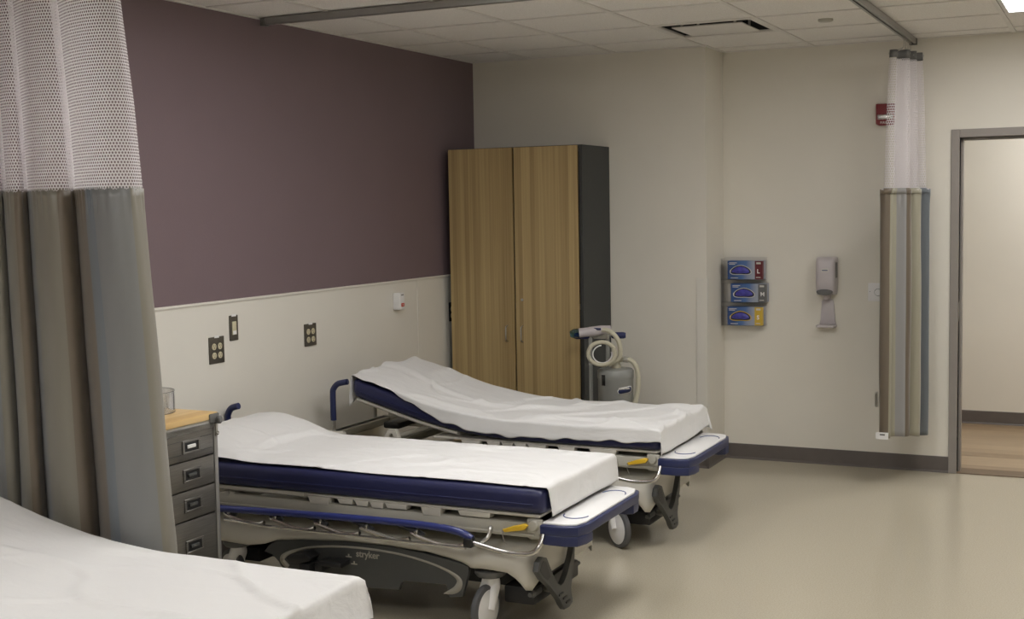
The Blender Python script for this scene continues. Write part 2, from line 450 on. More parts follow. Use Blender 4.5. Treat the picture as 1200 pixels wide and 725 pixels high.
# corner guard on the bay's outer corner
bm = NB(); box(bm, XB-.068, XB+.0025, -DB-.0045, -DB-.0002, .103, 1.25, .0015, 1); box(bm, XB+.0002, XB+.0045, -DB-.0045, -DB+.05, .103, 1.25, .0015, 1)
tag(obj('corner_guard', bm, m_wains), 'tall pale corner guard on the outer corner of the wall bay', 'corner guard')
# corridor beyond the doorway
CY = 1.955
struct('floor_corridor', bxo(1.2, RX, .06, CY, -.1, .0015), m_corr)
struct('trim_3', bxo(DX0, DX1, -.004, .165, .0005, .006, .001), mat('threshold_wood', (.17, .115, .07), .4, var=.1, vscale=30))
struct('wall_corridor', bxo(1.2, RX, CY, CY+.1, 0, H), m_wall)
struct('ceiling_corridor', bxo(1.2, RX, .14, CY, H, H+.1), m_ceil)
struct('wall_corridor_left', bxo(1.1, 1.2, .14, CY, 0, H), m_wall)
struct('wall_corridor_right', bxo(RX, RX+.1, .14, CY, 0, H), m_wall)
base_run('baseboard_corridor', (1.2, CY), (RX, CY), (0, -1))

# ------------------------------------------------------------------ ceiling fixtures
def light_panel(x0, x1, y0, y1, st, label, z=H, grp='recessed ceiling light panels'):
    t = thing('ceiling_light', label, 'light', ((x0+x1)/2, (y0+y1)/2, z), grp)
    g = .014
    obj('frame', frame_bm(x0+g, x1-g, y0+g, y1-g, z, .022), m_white, t)
    obj('diffuser', bxo(x0+.03, x1-.03, y0+.03, y1-.03, z+.006, z+.010), emis('light_diffuser', LIGHT_COL, st), t)
def frame_bm(x0, x1, y0, y1, z, w):
    bm = NB()
    box(bm, x0, x1, y0, y0+w, z, z+.06, .002); box(bm, x0, x1, y1-w, y1, z, z+.06, .002)
    box(bm, x0, x0+w, y0+w, y1-w, z, z+.06, .002); box(bm, x1-w, x1, y0+w, y1-w, z, z+.06, .002)
    box(bm, x0, x1, y0, y1, z+.055, z+.065)
    return bm
for p in PANELS: light_panel(*p)
t = thing('ceiling_light', 'ceiling light panel in the corridor beyond the doorway', 'light', (4.2, 1.05, H-.02), 'recessed ceiling light panels')
obj('frame', bxo(3.6, 4.8, .75, 1.35, H-.03, H-.001, .004), m_white, t); obj('diffuser', bxo(3.62, 4.78, .77, 1.33, H-.034, H-.0305), emis('corridor_diffuser', LIGHT_COL, 7), t)
# air diffuser: square plaque hung below a dark neck
t = thing('air_diffuser', 'square white air diffuser in the ceiling with dark slots round its plate', 'vent', ((DIF[0]+DIF[1])/2, (DIF[2]+DIF[3])/2, H))
x0, x1, y0, y1 = DIF; g = .014
bm = NB(); w = .035
for (a, b, c, d) in ((x0+g, x1-g, y0+g, y0+w), (x0+g, x1-g, y1-w, y1-g), (x0+g, x0+w, y0+w, y1-w), (x1-w, x1-g, y0+w, y1-w)): box(bm, a, b, c, d, H-.002, H+.012, .002)
obj('frame', bm, m_tbar, t)
bm = NB(); box(bm, x0+g, x1-g, y0+g, y1-g, H+.09, H+.10)
for (a, b, c, d) in ((x0+g, x1-g, y0+g, y0+.02), (x0+g, x1-g, y1-.02, y1-g), (x0+g, x0+.02, y0+.02, y1-.02), (x1-.02, x1-g, y0+.02, y1-.02)): box(bm, a, b, c, d, H+.012, H+.09)
obj('neck', bm, m_vent, t)
bm = NB(); box(bm, x0+.10, x1-.10, y0+.11, y1-.11, H-.006, H+.002, .003)
for sx in (x0+.15, x1-.15):
    for sy in (y0+.15, y1-.15): box(bm, sx-.006, sx+.006, sy-.006, sy+.006, H+.003, H+.092)
obj('plate', bm, m_tbar, t)
bm = lathe(NB(), [(0, -.012), (.036, -.012), (.041, -.008), (.041, .002), (0, .002)], (2.603, -1.17, H+.002), seg=28)
tag(obj('sprinkler_cap', bm, m_cream2), 'small round sprinkler cover disc on the ceiling tile', 'sprinkler')

# curtain tracks
def track(name, label, a, b):
    """aluminium track from a to b (x or y run), hung just under the ceiling grid, with end cap"""
    z0, z1 = H-.036, H-.0015
    t = thing(name, label, 'curtain track', ((a[0]+b[0])/2, (a[1]+b[1])/2, z1), 'ceiling curtain tracks')
    along_x = abs(a[0]-b[0]) > abs(a[1]-b[1])
    def bb(bm, u0, u1, v0, v1, z0, z1, **k):
        if along_x: box(bm, u0, u1, a[1]+v0, a[1]+v1, z0, z1, **k)
        else: box(bm, a[0]+v0, a[0]+v1, u0, u1, z0, z1, **k)
    u0, u1 = (min(a[0], b[0]), max(a[0], b[0])) if along_x else (min(a[1], b[1]), max(a[1], b[1]))
    bm = NB()
    bb(bm, u0, u1, -.019, .019, z1-.004, z1); bb(bm, u0, u1, -.019, -.016, z0, z1-.004); bb(bm, u0, u1, .016, .019, z0, z1-.004)
    bb(bm, u0, u1, -.016, -.005, z0, z0+.003); bb(bm, u0, u1, .005, .016, z0, z0+.003)
    obj('rail', bm, m_alu, t)
    for e in ((u0, 1), (u1, -1)):
        bm = NB(); c = e[0]
        bb(bm, min(c, c+e[1]*.03), max(c, c+e[1]*.03), -.023, .023, z0-.006, z1, bev=.003)
        obj('end_cap', bm, m_mgrey, t)
    return t
track('curtain_track', 'grey curtain track crossing the ceiling from the mauve wall above the stretchers', (.035, -2.865), (2.86, -2.865))
track('curtain_track', 'grey curtain track running along the ceiling to the back wall above the gathered curtain', (2.915, -.05), (2.915, -5.2))
track('curtain_track', 'curtain track carrying the long curtain beside the nearest stretcher', (.035, -5.09), (2.86, -5.09))

# ------------------------------------------------------------------ curtains
def curtain(name, label, path, ztop, zmid, zbot, cloth, lean, uvoff=0., pitch=.012, hooks=True, header=True, tagbit=None, bottomfn=None, strand=.60):
    """path: fine list of (x,y); lean(x,y,z)->(x,y)"""
    L = [0]
    for a, b in zip(path, path[1:]): L.append(L[-1]+math.hypot(b[0]-a[0], b[1]-a[1]))
    def at(s):
        s = min(max(s, 0), L[-1]-1e-6)
        lo, hi = 0, len(L)-1
        while hi-lo > 1:
            m = (lo+hi)//2
            if L[m] <= s: lo = m
            else: hi = m
        t = (s-L[lo])/(L[hi]-L[lo])
        return path[lo][0]+(path[hi][0]-path[lo][0])*t, path[lo][1]+(path[hi][1]-path[lo][1])*t
    def P(s, z):
        x, y = at(s); return Vector((*lean(x, y, z, s), z))
    cx = sum(p[0] for p in path)/len(path); cy = sum(p[1] for p in path)/len(path)
    t = thing(name, label, 'curtain', (cx, cy, zbot), 'privacy curtains')
    # cloth
    bm = NB(); uvl = bm.loops.layers.uv.new('UVMap')
    ns = int(L[-1]/.009); nz = 46; G = []
    for i in range(ns+1):
        s = L[-1]*i/ns; col = []
        zb = zbot+(bottomfn(s) if bottomfn else 0)
        for j in range(nz+1):
            f = j/nz; z = zmid+(zb-zmid)*f
            p = P(s, z)
            # soft puckers near the header seam and slow drift lower down
            a = .004*math.exp(-((zmid-z)/.07)**2)*math.sin(s*150)
            b = .010*noise.noise(Vector((s*5, z*1.4, 3)))*min(1, (zmid-z)*2)
            q = P(s+.002, z)-p; n = Vector((-q.y, q.x, 0)); n = n.normalized() if n.length > 0 else Vector((0, 1, 0))
            col.append(bm.verts.new(p+n*(a+b)))
        G.append(col)
    for i in range(ns):
        for j in range(nz):
            f = bm.faces.new((G[i][j], G[i+1][j], G[i+1][j+1], G[i][j+1]))
            for l, (ii, jj) in zip(f.loops, ((i, j), (i+1, j), (i+1, j+1), (i, j+1))):
                l[uvl].uv = (L[-1]*ii/ns+uvoff, jj/nz)
    obj('cloth_panel', bm, cloth, t, ang=80, mods=[('SOLIDIFY', dict(thickness=.0016, offset=0))])
    # seam band over the top of the cloth
    bm = NB(); uvl = bm.loops.layers.uv.new('UVMap'); rows = []
    for i in range(ns+1):
        s = L[-1]*i/ns; col = []
        for z in (zmid+.006, zmid-.028):
            p = P(s, z); q = P(s+.002, z)-p; n = Vector((-q.y, q.x, 0)).normalized() if q.length > 0 else Vector((0, 1, 0))
            col.append(bm.verts.new(p - n*(.0042+.003*math.sin(s*150)*0)))
        rows.append(col)
    for i in range(ns):
        f = bm.faces.new((rows[i][0], rows[i+1][0], rows[i+1][1], rows[i][1]))
        for l, (ii, jj) in zip(f.loops, ((i, 0), (i+1, 0), (i+1, 1), (i, 1))): l[uvl].uv = (L[-1]*ii/ns+uvoff, jj)
    obj('seam_band', bm, cloth, t, ang=80, mods=[('SOLIDIFY', dict(thickness=.0012, offset=0))])
    # open netting above: honeycomb cells with real holes
    bm = NB(); w = pitch; hstep = w*math.sqrt(3)/2; rr = w/math.sqrt(3)
    nc = int(L[-1]/w); nr = int((ztop-zmid)/hstep); cache = {}
    def V(s, z, k=None):
        key = (round(s*20000), round(z*20000))
        if key not in cache: cache[key] = bm.verts.new(P(s, z))
        return cache[key]
    for r in range(nr):
        for c in range(nc):
            s0 = (c+.5+(.5 if r % 2 else 0))*w; z0 = zmid+.003+r*hstep
            if s0+w/2 > L[-1]: continue
            o_ = [V(s0+rr*math.sin(PI/3*k), z0+rr*math.cos(PI/3*k)) for k in range(6)]
            i_ = [bm.verts.new(P(s0+rr*strand*math.sin(PI/3*k), z0+rr*strand*math.cos(PI/3*k))) for k in range(6)]
            for k in range(6): bm.faces.new((o_[k], o_[(k+1) % 6], i_[(k+1) % 6], i_[k]))
    obj('net_panel', bm, m_net, t, sm=False)
    # header tape
    if header:
        bm = NB(); rows = []
        for i in range(ns+1):
            s = L[-1]*i/ns; rows.append([bm.verts.new(P(s, ztop-.01)), bm.verts.new(P(s, ztop+.035))])
        for i in range(ns): bm.faces.new((rows[i][0], rows[i+1][0], rows[i+1][1], rows[i][1]))
        obj('header_tape', bm, m_mgrey if header == 'grey' else m_net, t, mods=[('SOLIDIFY', dict(thickness=.0016, offset=0))])
    if hooks:
        k = int(L[-1]/.15)
        for i in range(k+1):
            s = L[-1]*i/k; p = P(s, ztop+.02)
            tx, ty = hooks(p)
            zz = H-.03
            bm = tubo(catmull([p+Vector((0, 0, -.012)), p+Vector((0, .004, .004)), Vector((tx, ty, min(zz-.026, ztop+.05))), Vector((tx, ty, zz))], 4), .0022, 6)
            box(bm, tx-.004, tx+.004, ty-.004, ty+.004, zz-.004, zz+.006)
            obj('hook', bm, m_steelbar, t)
    if tagbit: tagbit(t, P, L[-1])
    return t

# left curtain: loose folds hanging along its track
pa = []
# fold outline as (across, depth) seen from the room, converted to the track's own direction
UO = [(-.34, 0), (-.29, -.05), (-.24, .04), (-.20, .02), (-.17, -.06), (-.12, -.05), (-.095, .05), (-.10, .09), (-.075, -.03), (-.05, -.09), (-.01, -.07), (.015, .06), (-.005, .10), (.008, -.03), (.035, -.10), (.075, -.08), (.098, .04), (.08, .10), (.102, -.02), (.13, -.10), (.185, -.125), (.24, -.08), (.275, .05), (.25, .10), (.272, .0), (.295, -.09), (.345, -.145), (.41, -.135), (.47, -.07), (.50, .0), (.512, .05)]
XE = .7*(2*.512-.05)
pa = [(p.x, p.y) for p in catmull([(1.195-XE+.7*(2*u-o), -5.09+.7*o*1.05, 0) for u, o in UO], 12)][::-1]
def lean1(x, y, z, s):
    k = interp([(.4, 1.0), (.6, 1.0), (1.3, .945), (1.815, .905), (2.1, .885), (2.44, .845), (2.74, .79)], z)
    f = interp([(.4, 1.0), (1.8, .9), (2.7, .55)], z)
    return .35+(x-.35)*k, -5.09+(y+5.11)*f
curtain('privacy_curtain', 'long striped grey and olive privacy curtain with white net top beside the nearest stretcher', pa, H-.10, 1.815, .50, m_cloth, lean1,
        uvoff=-.0, hooks=lambda p: (p.x, -5.09))
# right curtain: gathered at the end of its track by the back wall
ky = [(2.90, -.12), (3.0, -.125), (3.035, -.155), (3.03, -.20), (2.93, -.21), (2.86, -.23), (2.87, -.27), (2.97, -.28), (3.005, -.31), (2.99, -.35), (2.90, -.36), (2.84, -.38), (2.85, -.42), (2.95, -.43), (2.965, -.46), (2.945, -.49), (2.88, -.485), (2.855, -.50), (2.865, -.535), (2.84, -.56), (2.80, -.55), (2.79, -.51)]
pb = [(p.x, p.y) for p in catmull([(a, b, 0) for a, b in ky], 10)][::-1]
def lean2(x, y, z, s):
    k = interp([(.2, 1.0), (1.80, .97), (1.805, .80), (2.3, .72), (2.7, .60)], z)
    f = interp([(.2, 1.0), (1.8, .95), (2.7, .70)], z)
    return 2.915+(x-2.915)*k, -.33+(y+.33)*f
def tag2(t, P, L):
    p = P(.03, .30)
    bm = box(NB(), p.x-.012, p.x+.062, p.y-.022, p.y-.019, .292, .333); obj('care_tag', bm, m_white, t)
    bm = box(NB(), p.x+.012, p.x+.042, p.y-.0225, p.y-.022, .315, .324); obj('tag_print', bm, m_mgrey, t)
curtain('privacy_curtain', 'tied-back cream and taupe striped curtain with white net top hanging beside the doorway', pb, H-.145, 1.800, .285, m_cloth2, lean2,
        uvoff=.0, pitch=.017, strand=.70, hooks=lambda p: (2.915, p.y), header='grey', tagbit=tag2, bottomfn=lambda s: .02*math.sin(s*5))

# ================================================================== STRETCHERS
FLAT = [(0, 0), (3, 0)]
RAISED = [(.45, .200), (.6, .165), (.8, .110), (1.0, .058), (1.2, .020), (1.45, 0), (3, 0)]
RAISED1 = [(a+.05, b) for a, b in RAISED]
HW = .355
def mattress_bm(x0, x1, yc, prof, z0=.603, z1=.698, hw=HW):
    bm = NB(); r = .045; st = []
    n = 60
    for i in range(7): st.append((x0+r*(1-math.cos(PI/2*i/6)), i/6))
    for i in range(1, n): st.append((x0+r+(x1-x0-2*r)*i/n, 1))
    for i in range(7): st.append((x1-r*(1-math.cos(PI/2*(6-i)/6)), (6-i)/6))
    rings = []
    for x, f in st:
        e = r*(1-math.sqrt(max(0, 1-(1-f)**2)))
        w = hw-e*1.0; zt = z1-e*.45; zb = z0+e*.45; dz = sinterp(prof, x)
        cr = min(.028, (zt-zb)*.45); ring = []
        for cx, cz, a0 in ((w-cr, zt-cr, 0), (-w+cr, zt-cr, 90), (-w+cr, zb+cr, 180), (w-cr, zb+cr, 270)):
            for k in range(5):
                a = math.radians(a0+k*22.5); ring.append((cx+cr*math.cos(a), cz+cr*math.sin(a)))
        rings.append([bm.verts.new((x-.35*dz*(z-.65 if False else 0), yc+y, z+dz)) for y, z in ring])
    for A, B in zip(rings, rings[1:]):
        m = len(A)
        for k in range(m): bm.faces.new((A[k], A[(k+1) % m], B[(k+1) % m], B[k]))
    bm.faces.new(rings[0]); bm.faces.new(rings[-1][::-1])
    return bm

def caster(t, x, y, ang, big=True):
    """swivel caster whose wheel trails in direction ang"""
    d = Vector((math.cos(ang), math.sin(ang), 0)); ax = Vector((-d.y, d.x, 0))
    Rw = .100; c = Vector((x, y, Rw))+d*.045
    root = obj('caster_mount', lathe(NB(), [(0, .262), (.055, .262), (.066, .254), (.066, .240), (.056, .228), (.028, .222), (0, .222)], (x, y, 0), seg=28), m_mgrey, t)
    bm = NB()
    # bowed fork plates closing over the wheel
    for s in (-1, 1):
        o = c+ax*s*.024
        pts = [(Vector((x, y, .222))+ax*s*.012), (Vector((x, y, .195))+ax*s*.020), o+Vector((0, 0, .06))-d*.025, o+Vector((0, 0, .0))]
        tube(bm, catmull(pts, 6), .02, 12, rfn=lambda f: .024-.004*f)
    lathe(bm, [(0, .185), (.030, .188), (.036, .20), (.034, .225), (0, .225)], (x, y, 0), seg=20)
    obj('fork', bm, m_white, t)
    w = obj('wheel', lathe(NB(), [(.055, -.014), (Rw-.012, -.016), (Rw-.003, -.011), (Rw, 0), (Rw-.003, .011), (Rw-.012, .016), (.055, .014)], c, ax, 40), m_tyre, t)
    for s in (-1, 1):
        obj('hub_cap', lathe(NB(), [(0, .026*s), (.03, .025*s), (.06, .021*s), (.082, .015*s), (.085, .008*s), (0, .008*s)], c, ax, 32), m_white, w)

BS = 1.07
def pedal(t, X, yn):
    outer = [(-.385, .30), (-.37, .335), (-.335, .348), (-.295, .335), (-.275, .30), (-.245, .25), (-.20, .20), (-.165, .18), (-.13, .185), (-.09, .215), (-.045, .27), (-.018, .335), (-.003, .33), (-.018, .26), (-.045, .19), (-.062, .15), (-.058, .12), (-.04, .10), (-.04, .08), (-.075, .07), (-.125, .073), (-.145, .095), (-.17, .125), (-.215, .165), (-.275, .215), (-.34, .255)]
    bp = obj('brake_pedal', prism(NB(), [(yn+a, b) for a, b in outer], 'yz', X-.014, X+.012, .005), m_dgrey, t)
    bm = NB(); prism(bm, [(yn+a, b) for a, b in [(-.365, .30), (-.355, .322), (-.335, .332), (-.31, .322), (-.295, .295), (-.27, .25), (-.30, .245), (-.335, .27)]], 'yz', X+.0115, X+.0135)
    obj('pedal_grip', bm, m_black, bp)
    for y_, z_ in ((-.165, .150), (-.125, .125), (-.095, .10)):
        obj('pedal_rib', box(NB(), X+.011, X+.016, yn+y_-.02, yn+y_+.02, z_-.004, z_+.004), m_black, bp)
    obj('pedal_arm', tubo([(1.93, yn-.12, .16), (2.0, yn-.14, .155), (X, yn-.14, .16)], .012, 10), m_steelbar, t)
def stretcher(label, yc, prof, x_head, x_foot, swivel=-95):
    yn = CAM.y+(yc-CAM.y)*BS
    t = thing('hospital_stretcher', label, 'hospital bed', (1.1, yn, 0), 'wheeled hospital stretchers standing with their heads to the mauve wall')
    # --- wheels (metres); the rest is laid out in a taller unit and scaled to size
    caster(t, 1.80, yn-.27, math.radians(swivel)); caster(t, 1.75, yn+.27, math.radians(190))
    caster(t, .52, yn-.27, math.radians(160)); caster(t, .52, yn+.27, math.radians(200))
    pedal(t, 2.055, yn)
    XF[0] = (BS, CAM)
    Y = lambda y: yc+y
    # --- base cover (moulded hood)
    zl = [(.58, .40), (.64, .355), (.86, .352), (.95, .368), (1.0, .385), (1.32, .411), (1.52, .413), (1.71, .406), (1.86, .383), (1.9, .368), (1.96, .372), (2.06, .368), (2.10, .345), (2.135, .298), (2.15, .302), (2.165, .34)]
    hwt = [(.58, .20), (.62, .28), (.66, .31), (.95, .328), (1.02, .312), (1.8, .312), (1.88, .318), (1.92, .332), (2.09, .334), (2.13, .322), (2.15, .30), (2.165, .26)]
    ztt = [(.58, .44), (.66, .462), (1.0, .47), (1.8, .462), (2.0, .480), (2.165, .475)]
    bm = NB(); rings = []
    n = 90
    for i in range(n+1):
        x = .58+(2.165-.58)*i/n; hw = interp(hwt, x); a = interp(zl, x); b = interp(ztt, x)
        pr = [(-hw+.004, a), (-hw, a+(b-a)*.2), (-hw+.002, a+(b-a)*.45), (-hw+.014, a+(b-a)*.7), (-hw+.040, b-.012), (-hw+.085, b)]
        pr += [(0, b+.006)]+[(-y, z) for y, z in pr[::-1]]
        rings.append([bm.verts.new((x, Y(y), z)) for y, z in pr])
    for A, B in zip(rings, rings[1:]):
        for k in range(len(A)-1): bm.faces.new((A[k], A[k+1], B[k+1], B[k]))
    bm.faces.new(rings[0]); bm.faces.new(rings[-1][::-1])
    obj('base_cover', bm, m_cream, t, ang=50, mods=[('SOLIDIFY', dict(thickness=.006, offset=-1))])
    # --- base frame below
    bm = NB()
    box(bm, .70, 2.10, Y(-.10), Y(.10), .24, .36, .01); box(bm, 1.99, 2.12, Y(-.22), Y(.22), .215, .285, .01); box(bm, .70, .82, Y(-.19), Y(.19), .24, .30, .01)
    box(bm, 1.05, 1.8, Y(-.285), Y(.285), .29, .38, .02)
    obj('base_frame', bm, m_black, t)
    bm = NB(); tube(bm, [(2.11, Y(-.24), .262), (2.11, Y(.24), .262)], .009, 12); tube(bm, [(2.11, Y(-.22), .262), (2.11, Y(-.16), .262)], .016, 12)
    obj('brake_rod', bm, m_mgrey, t)
    # lift columns between base and litter
    for x in (1.15, 1.72):
        obj('lift_column', lathe(NB(), [(.075, .36), (.075, .47), (.055, .475), (.055, .535), (0, .535)], (x, Y(0), 0), seg=24), m_mgrey, t)
    # --- grey side panels with stripe, pump pedals
    for sd in (-1, 1):
        Yp = Y(sd*.3145); Yi = Y(sd*.296)
        arch = [(.935, .330), (.96, .36), (1.0, .382), (1.12, .398), (1.317, .409), (1.45, .4115), (1.567, .41), (1.692, .401), (1.779, .389), (1.86, .378), (1.888, .37), (1.889, .350), (1.875, .30), (1.86, .248), (1.80, .240), (1.797, .285), (1.79, .292), (1.60, .284), (1.587, .276), (1.58, .242), (1.44, .236), (1.2, .232), (1.06, .236), (1.03, .262), (1.01, .30), (.98, .325), (.95, .332)]
        pn = obj('side_panel', prism(NB(), arch, 'xz', min(Yp, Yi), max(Yp, Yi), .003), m_dgrey, t)
        strp = catmull([(1.056, .279, 0), (1.026, .308, 0), (1.056, .336, 0), (1.122, .360, 0), (1.20, .377, 0), (1.316, .389, 0), (1.452, .393, 0), (1.589, .386, 0), (1.692, .371, 0), (1.77, .353, 0), (1.827, .330, 0), (1.849, .308, 0), (1.842, .283, 0), (1.82, .266, 0), (1.779, .252, 0)], 6)
        bm = NB(); pv = None; m = len(strp)
        for i, p in enumerate(strp):
            q = (strp[min(i+1, m-1)]-strp[max(i-1, 0)]).normalized(); f = i/(m-1)
            wd = .0042+.0075*math.exp(-((f-.05)/.12)**2)+.010*math.exp(-((f-.86)/.13)**2)
            wd *= min(1, (1-f)*16+.15)
            a = (p.x-q.y*-wd, p.y+q.x*-wd); b = (p.x+q.y*-wd, p.y-q.x*-wd)
            yy = Yp+sd*.0006
            cur = (bm.verts.new((a[0], yy, a[1])), bm.verts.new((b[0], yy, b[1])))
            if pv: bm.faces.new((pv[0], cur[0], cur[1], pv[1]))
            pv = cur
        obj('stripe', bm, m_stripe, pn, mods=[('SOLIDIFY', dict(thickness=.0012, offset=0))])
        xd = (1, 0, 0) if sd < 0 else (-1, 0, 0)
        tx = 1.385 if sd < 0 else 1.495
        obj('lettering', text_bm('stryker', .038, (tx, Yp+sd*.0009, .357), xd, (0, 0, 1), bold=.0006, spacing=.98), m_stripe, pn)
        y0_, y1_ = sorted((Yp, Yp+sd*.0012))
        for cx, cz in ((1.12, .305), (1.245, .325), (1.35, .352), (1.375, .325)):
            obj('pictogram', prism(NB(), [(cx-.014, cz-.0022), (cx+.014, cz-.0022), (cx+.014, cz+.0022), (cx+.003, cz+.0022), (cx+.003, cz+.011), (cx-.003, cz+.011), (cx-.003, cz+.0022), (cx-.014, cz+.0022)], 'xz', y0_, y1_), m_stripe, pn)
        # pump pedals: a rounded paddle and a flat bar pedal
        bm = NB()
        yy0 = Yp+sd*.001; yy1 = Yp+sd*.075
        prism(bm, [(1.10, .338), (1.14, .362), (1.19, .366), (1.215, .350), (1.205, .335), (1.16, .322), (1.115, .322)], 'xz', min(yy0, yy1), max(yy0, yy1), .006)
        box(bm, 1.16, 1.21, min(yy0, yy1), max(yy0, yy1), .255, .325, .006)
        obj('pump_pedal', bm, m_black, t)
        bm = NB(); box(bm, 1.25, 1.36, min(yy0, yy1), max(yy0, yy1), .322, .345, .008); box(bm, 1.235, 1.27, min(yy0, yy1), max(yy0, yy1), .30, .335, .006)
        obj('pump_pedal', bm, m_black, t)
    # --- litter frame: rails, cross pieces, deck ledge
    bm = NB()
    for sd in (-1, 1):
        box(bm, .33, 2.20, Y(sd*.325-.014), Y(sd*.325+.014), .512, .567, .006)
        box(bm, .33, 2.18, Y(sd*.338-.006), Y(sd*.338+.006), .520, .528, .002)
    for x in (.35, .78, 1.15, 1.72, 2.17): box(bm, x-.03, x+.03, Y(-.325), Y(.325), .522, .560, .006)
    box(bm, 1.20, 2.15, Y(-.30), Y(.30), .545, .56, .004)
    obj('litter_frame', bm, m_cream2, t)
    # moulded deck under the seat and foot part with its run of lugs
    bm = NB()
    box(bm, 1.02 if prof is not FLAT else .40, 2.20, Y(-.335), Y(.335), .588, .600, .004)
    for sd in (-1, 1):
        y0, y1 = sorted((Y(sd*.300), Y(sd*.343)))
        for a, b, z0 in ((1.18, 1.285, .560), (1.32, 1.395, .572), (1.40, 1.465, .570), (1.47, 1.535, .568), (1.54, 1.64, .572), (1.70, 1.79, .560), (1.86, 2.00, .572)):
            prism(bm, [(a, .592), (b, .592), (b-.005, z0), (a+.012, z0)], 'xz', y0, y1, .003)
    obj('deck', bm, m_cream, t)
    # backrest pan follows the mattress
    bm = NB(); rings = []
    xa, xb_ = x_head+.02, 1.16
    for i in range(25):
        x = xa+(xb_-xa)*i/24; d = sinterp(prof, x)
        rings.append([bm.verts.new((x, Y(y), z+d)) for y, z in ((-.34, .601), (-.34, .588), (-.325, .578), (.325, .578), (.34, .588), (.34, .601))])
    for A, B in zip(rings, rings[1:]):
        for k in range(6): bm.faces.new((A[k], A[(k+1) % 6], B[(k+1) % 6], B[k]))
    bm.faces.new(rings[0]); bm.faces.new(rings[-1][::-1])
    obj('backrest_pan', bm, m_cream, t)
    up = prof is not FLAT
    for sd in (-1, 1):
        zt_ = .615 if up else .575
        bk = obj('hinge_bracket', prism(NB(), [(.72, .56), (.82, .56), (.80, zt_), (.755, zt_)], 'xz', *sorted((Y(sd*.30), Y(sd*.335))), .003), m_cream, t)
        if up: obj('backrest_strut', tubo([(.77, Y(sd*.27), .57), (.98, Y(sd*.27), .575+sinterp(prof, .98))], .012, 8), m_cream, t)
        obj('pivot_bolt', lathe(NB(), [(0, .0), (.011, 0), (.011, .004), (0, .005)], (.777, Y(sd*.335), .588 if up else .566), (0, sd, 0), 14), m_steelbar, bk)
    # head cross rail with corner blocks
    bm = NB()
    box(bm, .30, .37, Y(-.36), Y(.36), .515, .560, .012)
    for sd in (-1, 1): box(bm, .36, .50, Y(sd*.345-.03), Y(sd*.345+.03), .535, .590, .014)
    obj('head_rail', bm, m_cream, t)
    bm = NB(); box(bm, .56, .66, Y(-.06), Y(.14), .565, .60, .01)
    obj('release_block', bm, m_black, t)
    # --- mattress
    ma = obj('mattress', mattress_bm(x_head, x_foot, yc, prof), m_navy, t, ang=60)
    for sd in (-1, 1):
        pts = [(x_head+.03+(x_foot-x_head-.07)*i/60, Y(sd*(HW+.0005)), .641+sinterp(prof, x_head+.03+(x_foot-x_head-.07)*i/60)) for i in range(61)]
        obj('piping', tubo(pts, .0032, 6), m_navy, ma)
    # --- side rails folded down: blue top bar and hinged chrome linkage
    for sd in (-1, 1):
        yb = Y(sd*.385)
        sr = obj('side_rail', tubo(catmull([(.70, yb, .508), (.80, yb, .514), (1.2, yb, .526), (1.6, yb, .533), (1.80, yb, .530), (1.89, yb, .520), (1.945, yb, .500)], 6), .0135, 12, rfn=lambda f: .0145-.002*(f > .97)), m_bluebar, t)
        for (xa, xm, xe) in ((.79, .90, .985), (1.02, 1.14, 1.23), (1.235, 1.36, 1.44), (1.45, 1.60, 1.665), (1.675, 1.80, 1.90)):
            pts = [(xa, Y(sd*.368), .500), (xa+.015, Y(sd*.38), .490), (xm, Y(sd*.385), .466), (xe-.02, Y(sd*.385), .466), (xe+.01, Y(sd*.385), .475)]
            obj('rail_bar', tubo(catmull(pts, 5), .0085, 8), m_chrome, sr)
            pts = [(xa-.05, Y(sd*.37), .520), (xa+.01, Y(sd*.372), .505), (xa+.05, Y(sd*.365), .485)]
            obj('rail_arm', tubo(catmull(pts, 5), .0115, 8), m_black, sr)
            bm = lathe(NB(), [(0, 0), (.009, 0), (.009, .012), (.006, .015), (0, .015)], (xa+.025, Y(sd*.372), .500), (0, sd, 0), 12)
            obj('rivet', bm, m_chrome, sr)
        obj('rail_bar', tubo([(.80, Y(sd*.392), .452+.02), (1.0, Y(sd*.392), .463), (1.92, Y(sd*.392), .463)], .0058, 8), m_chrome, sr)
        obj('rail_joint', box(NB(), 1.915, 1.95, *sorted((Y(sd*.37), Y(sd*.405))), .468, .502, .004), m_black, sr)
        # foot-end chrome loop
        pts = [(1.94, yb, .486), (2.07, yb, .463), (2.15, yb, .463), (2.195, Y(sd*.383), .472), (2.215, Y(sd*.372), .498), (2.216, Y(sd*.345), .530)]
        obj('rail_loop', tubo(catmull(pts, 7), .0095, 10), m_chrome, t)
        pts = [(1.975, Y(sd*.375), .488), (2.0, Y(sd*.37), .505), (2.005, Y(sd*.355), .528), (2.0, Y(sd*.34), .54)]
        obj('rail_hook', tubo(catmull(pts, 6), .008, 8), m_steelbar, t)
        # yellow release lever with its pivot
        hd = obj('release_lever', prism(NB(), [(2.06, .541), (2.068, .531), (2.15, .546), (2.165, .565), (2.15, .570), (2.10, .556)], 'xz', *sorted((Y(sd*.350), Y(sd*.368))), .004), m_yellow, t)
        bm = lathe(NB(), [(0, 0), (.022, 0), (.024, .01), (.018, .022), (0, .024)], (2.178, Y(sd*.335), .562), (0, sd, 0), 18)
        box(bm, 2.15, 2.21, *sorted((Y(sd*.325), Y(sd*.345))), .53, .585, .006)
        obj('lever_pivot', bm, m_cream2, hd)
        obj('lever_wire', tubo(catmull([(2.062, Y(sd*.362), .545), (2.060, Y(sd*.364), .52), (2.072, Y(sd*.37), .495), (2.078, Y(sd*.37), .487)], 5), .0022, 6), m_steelbar, hd)
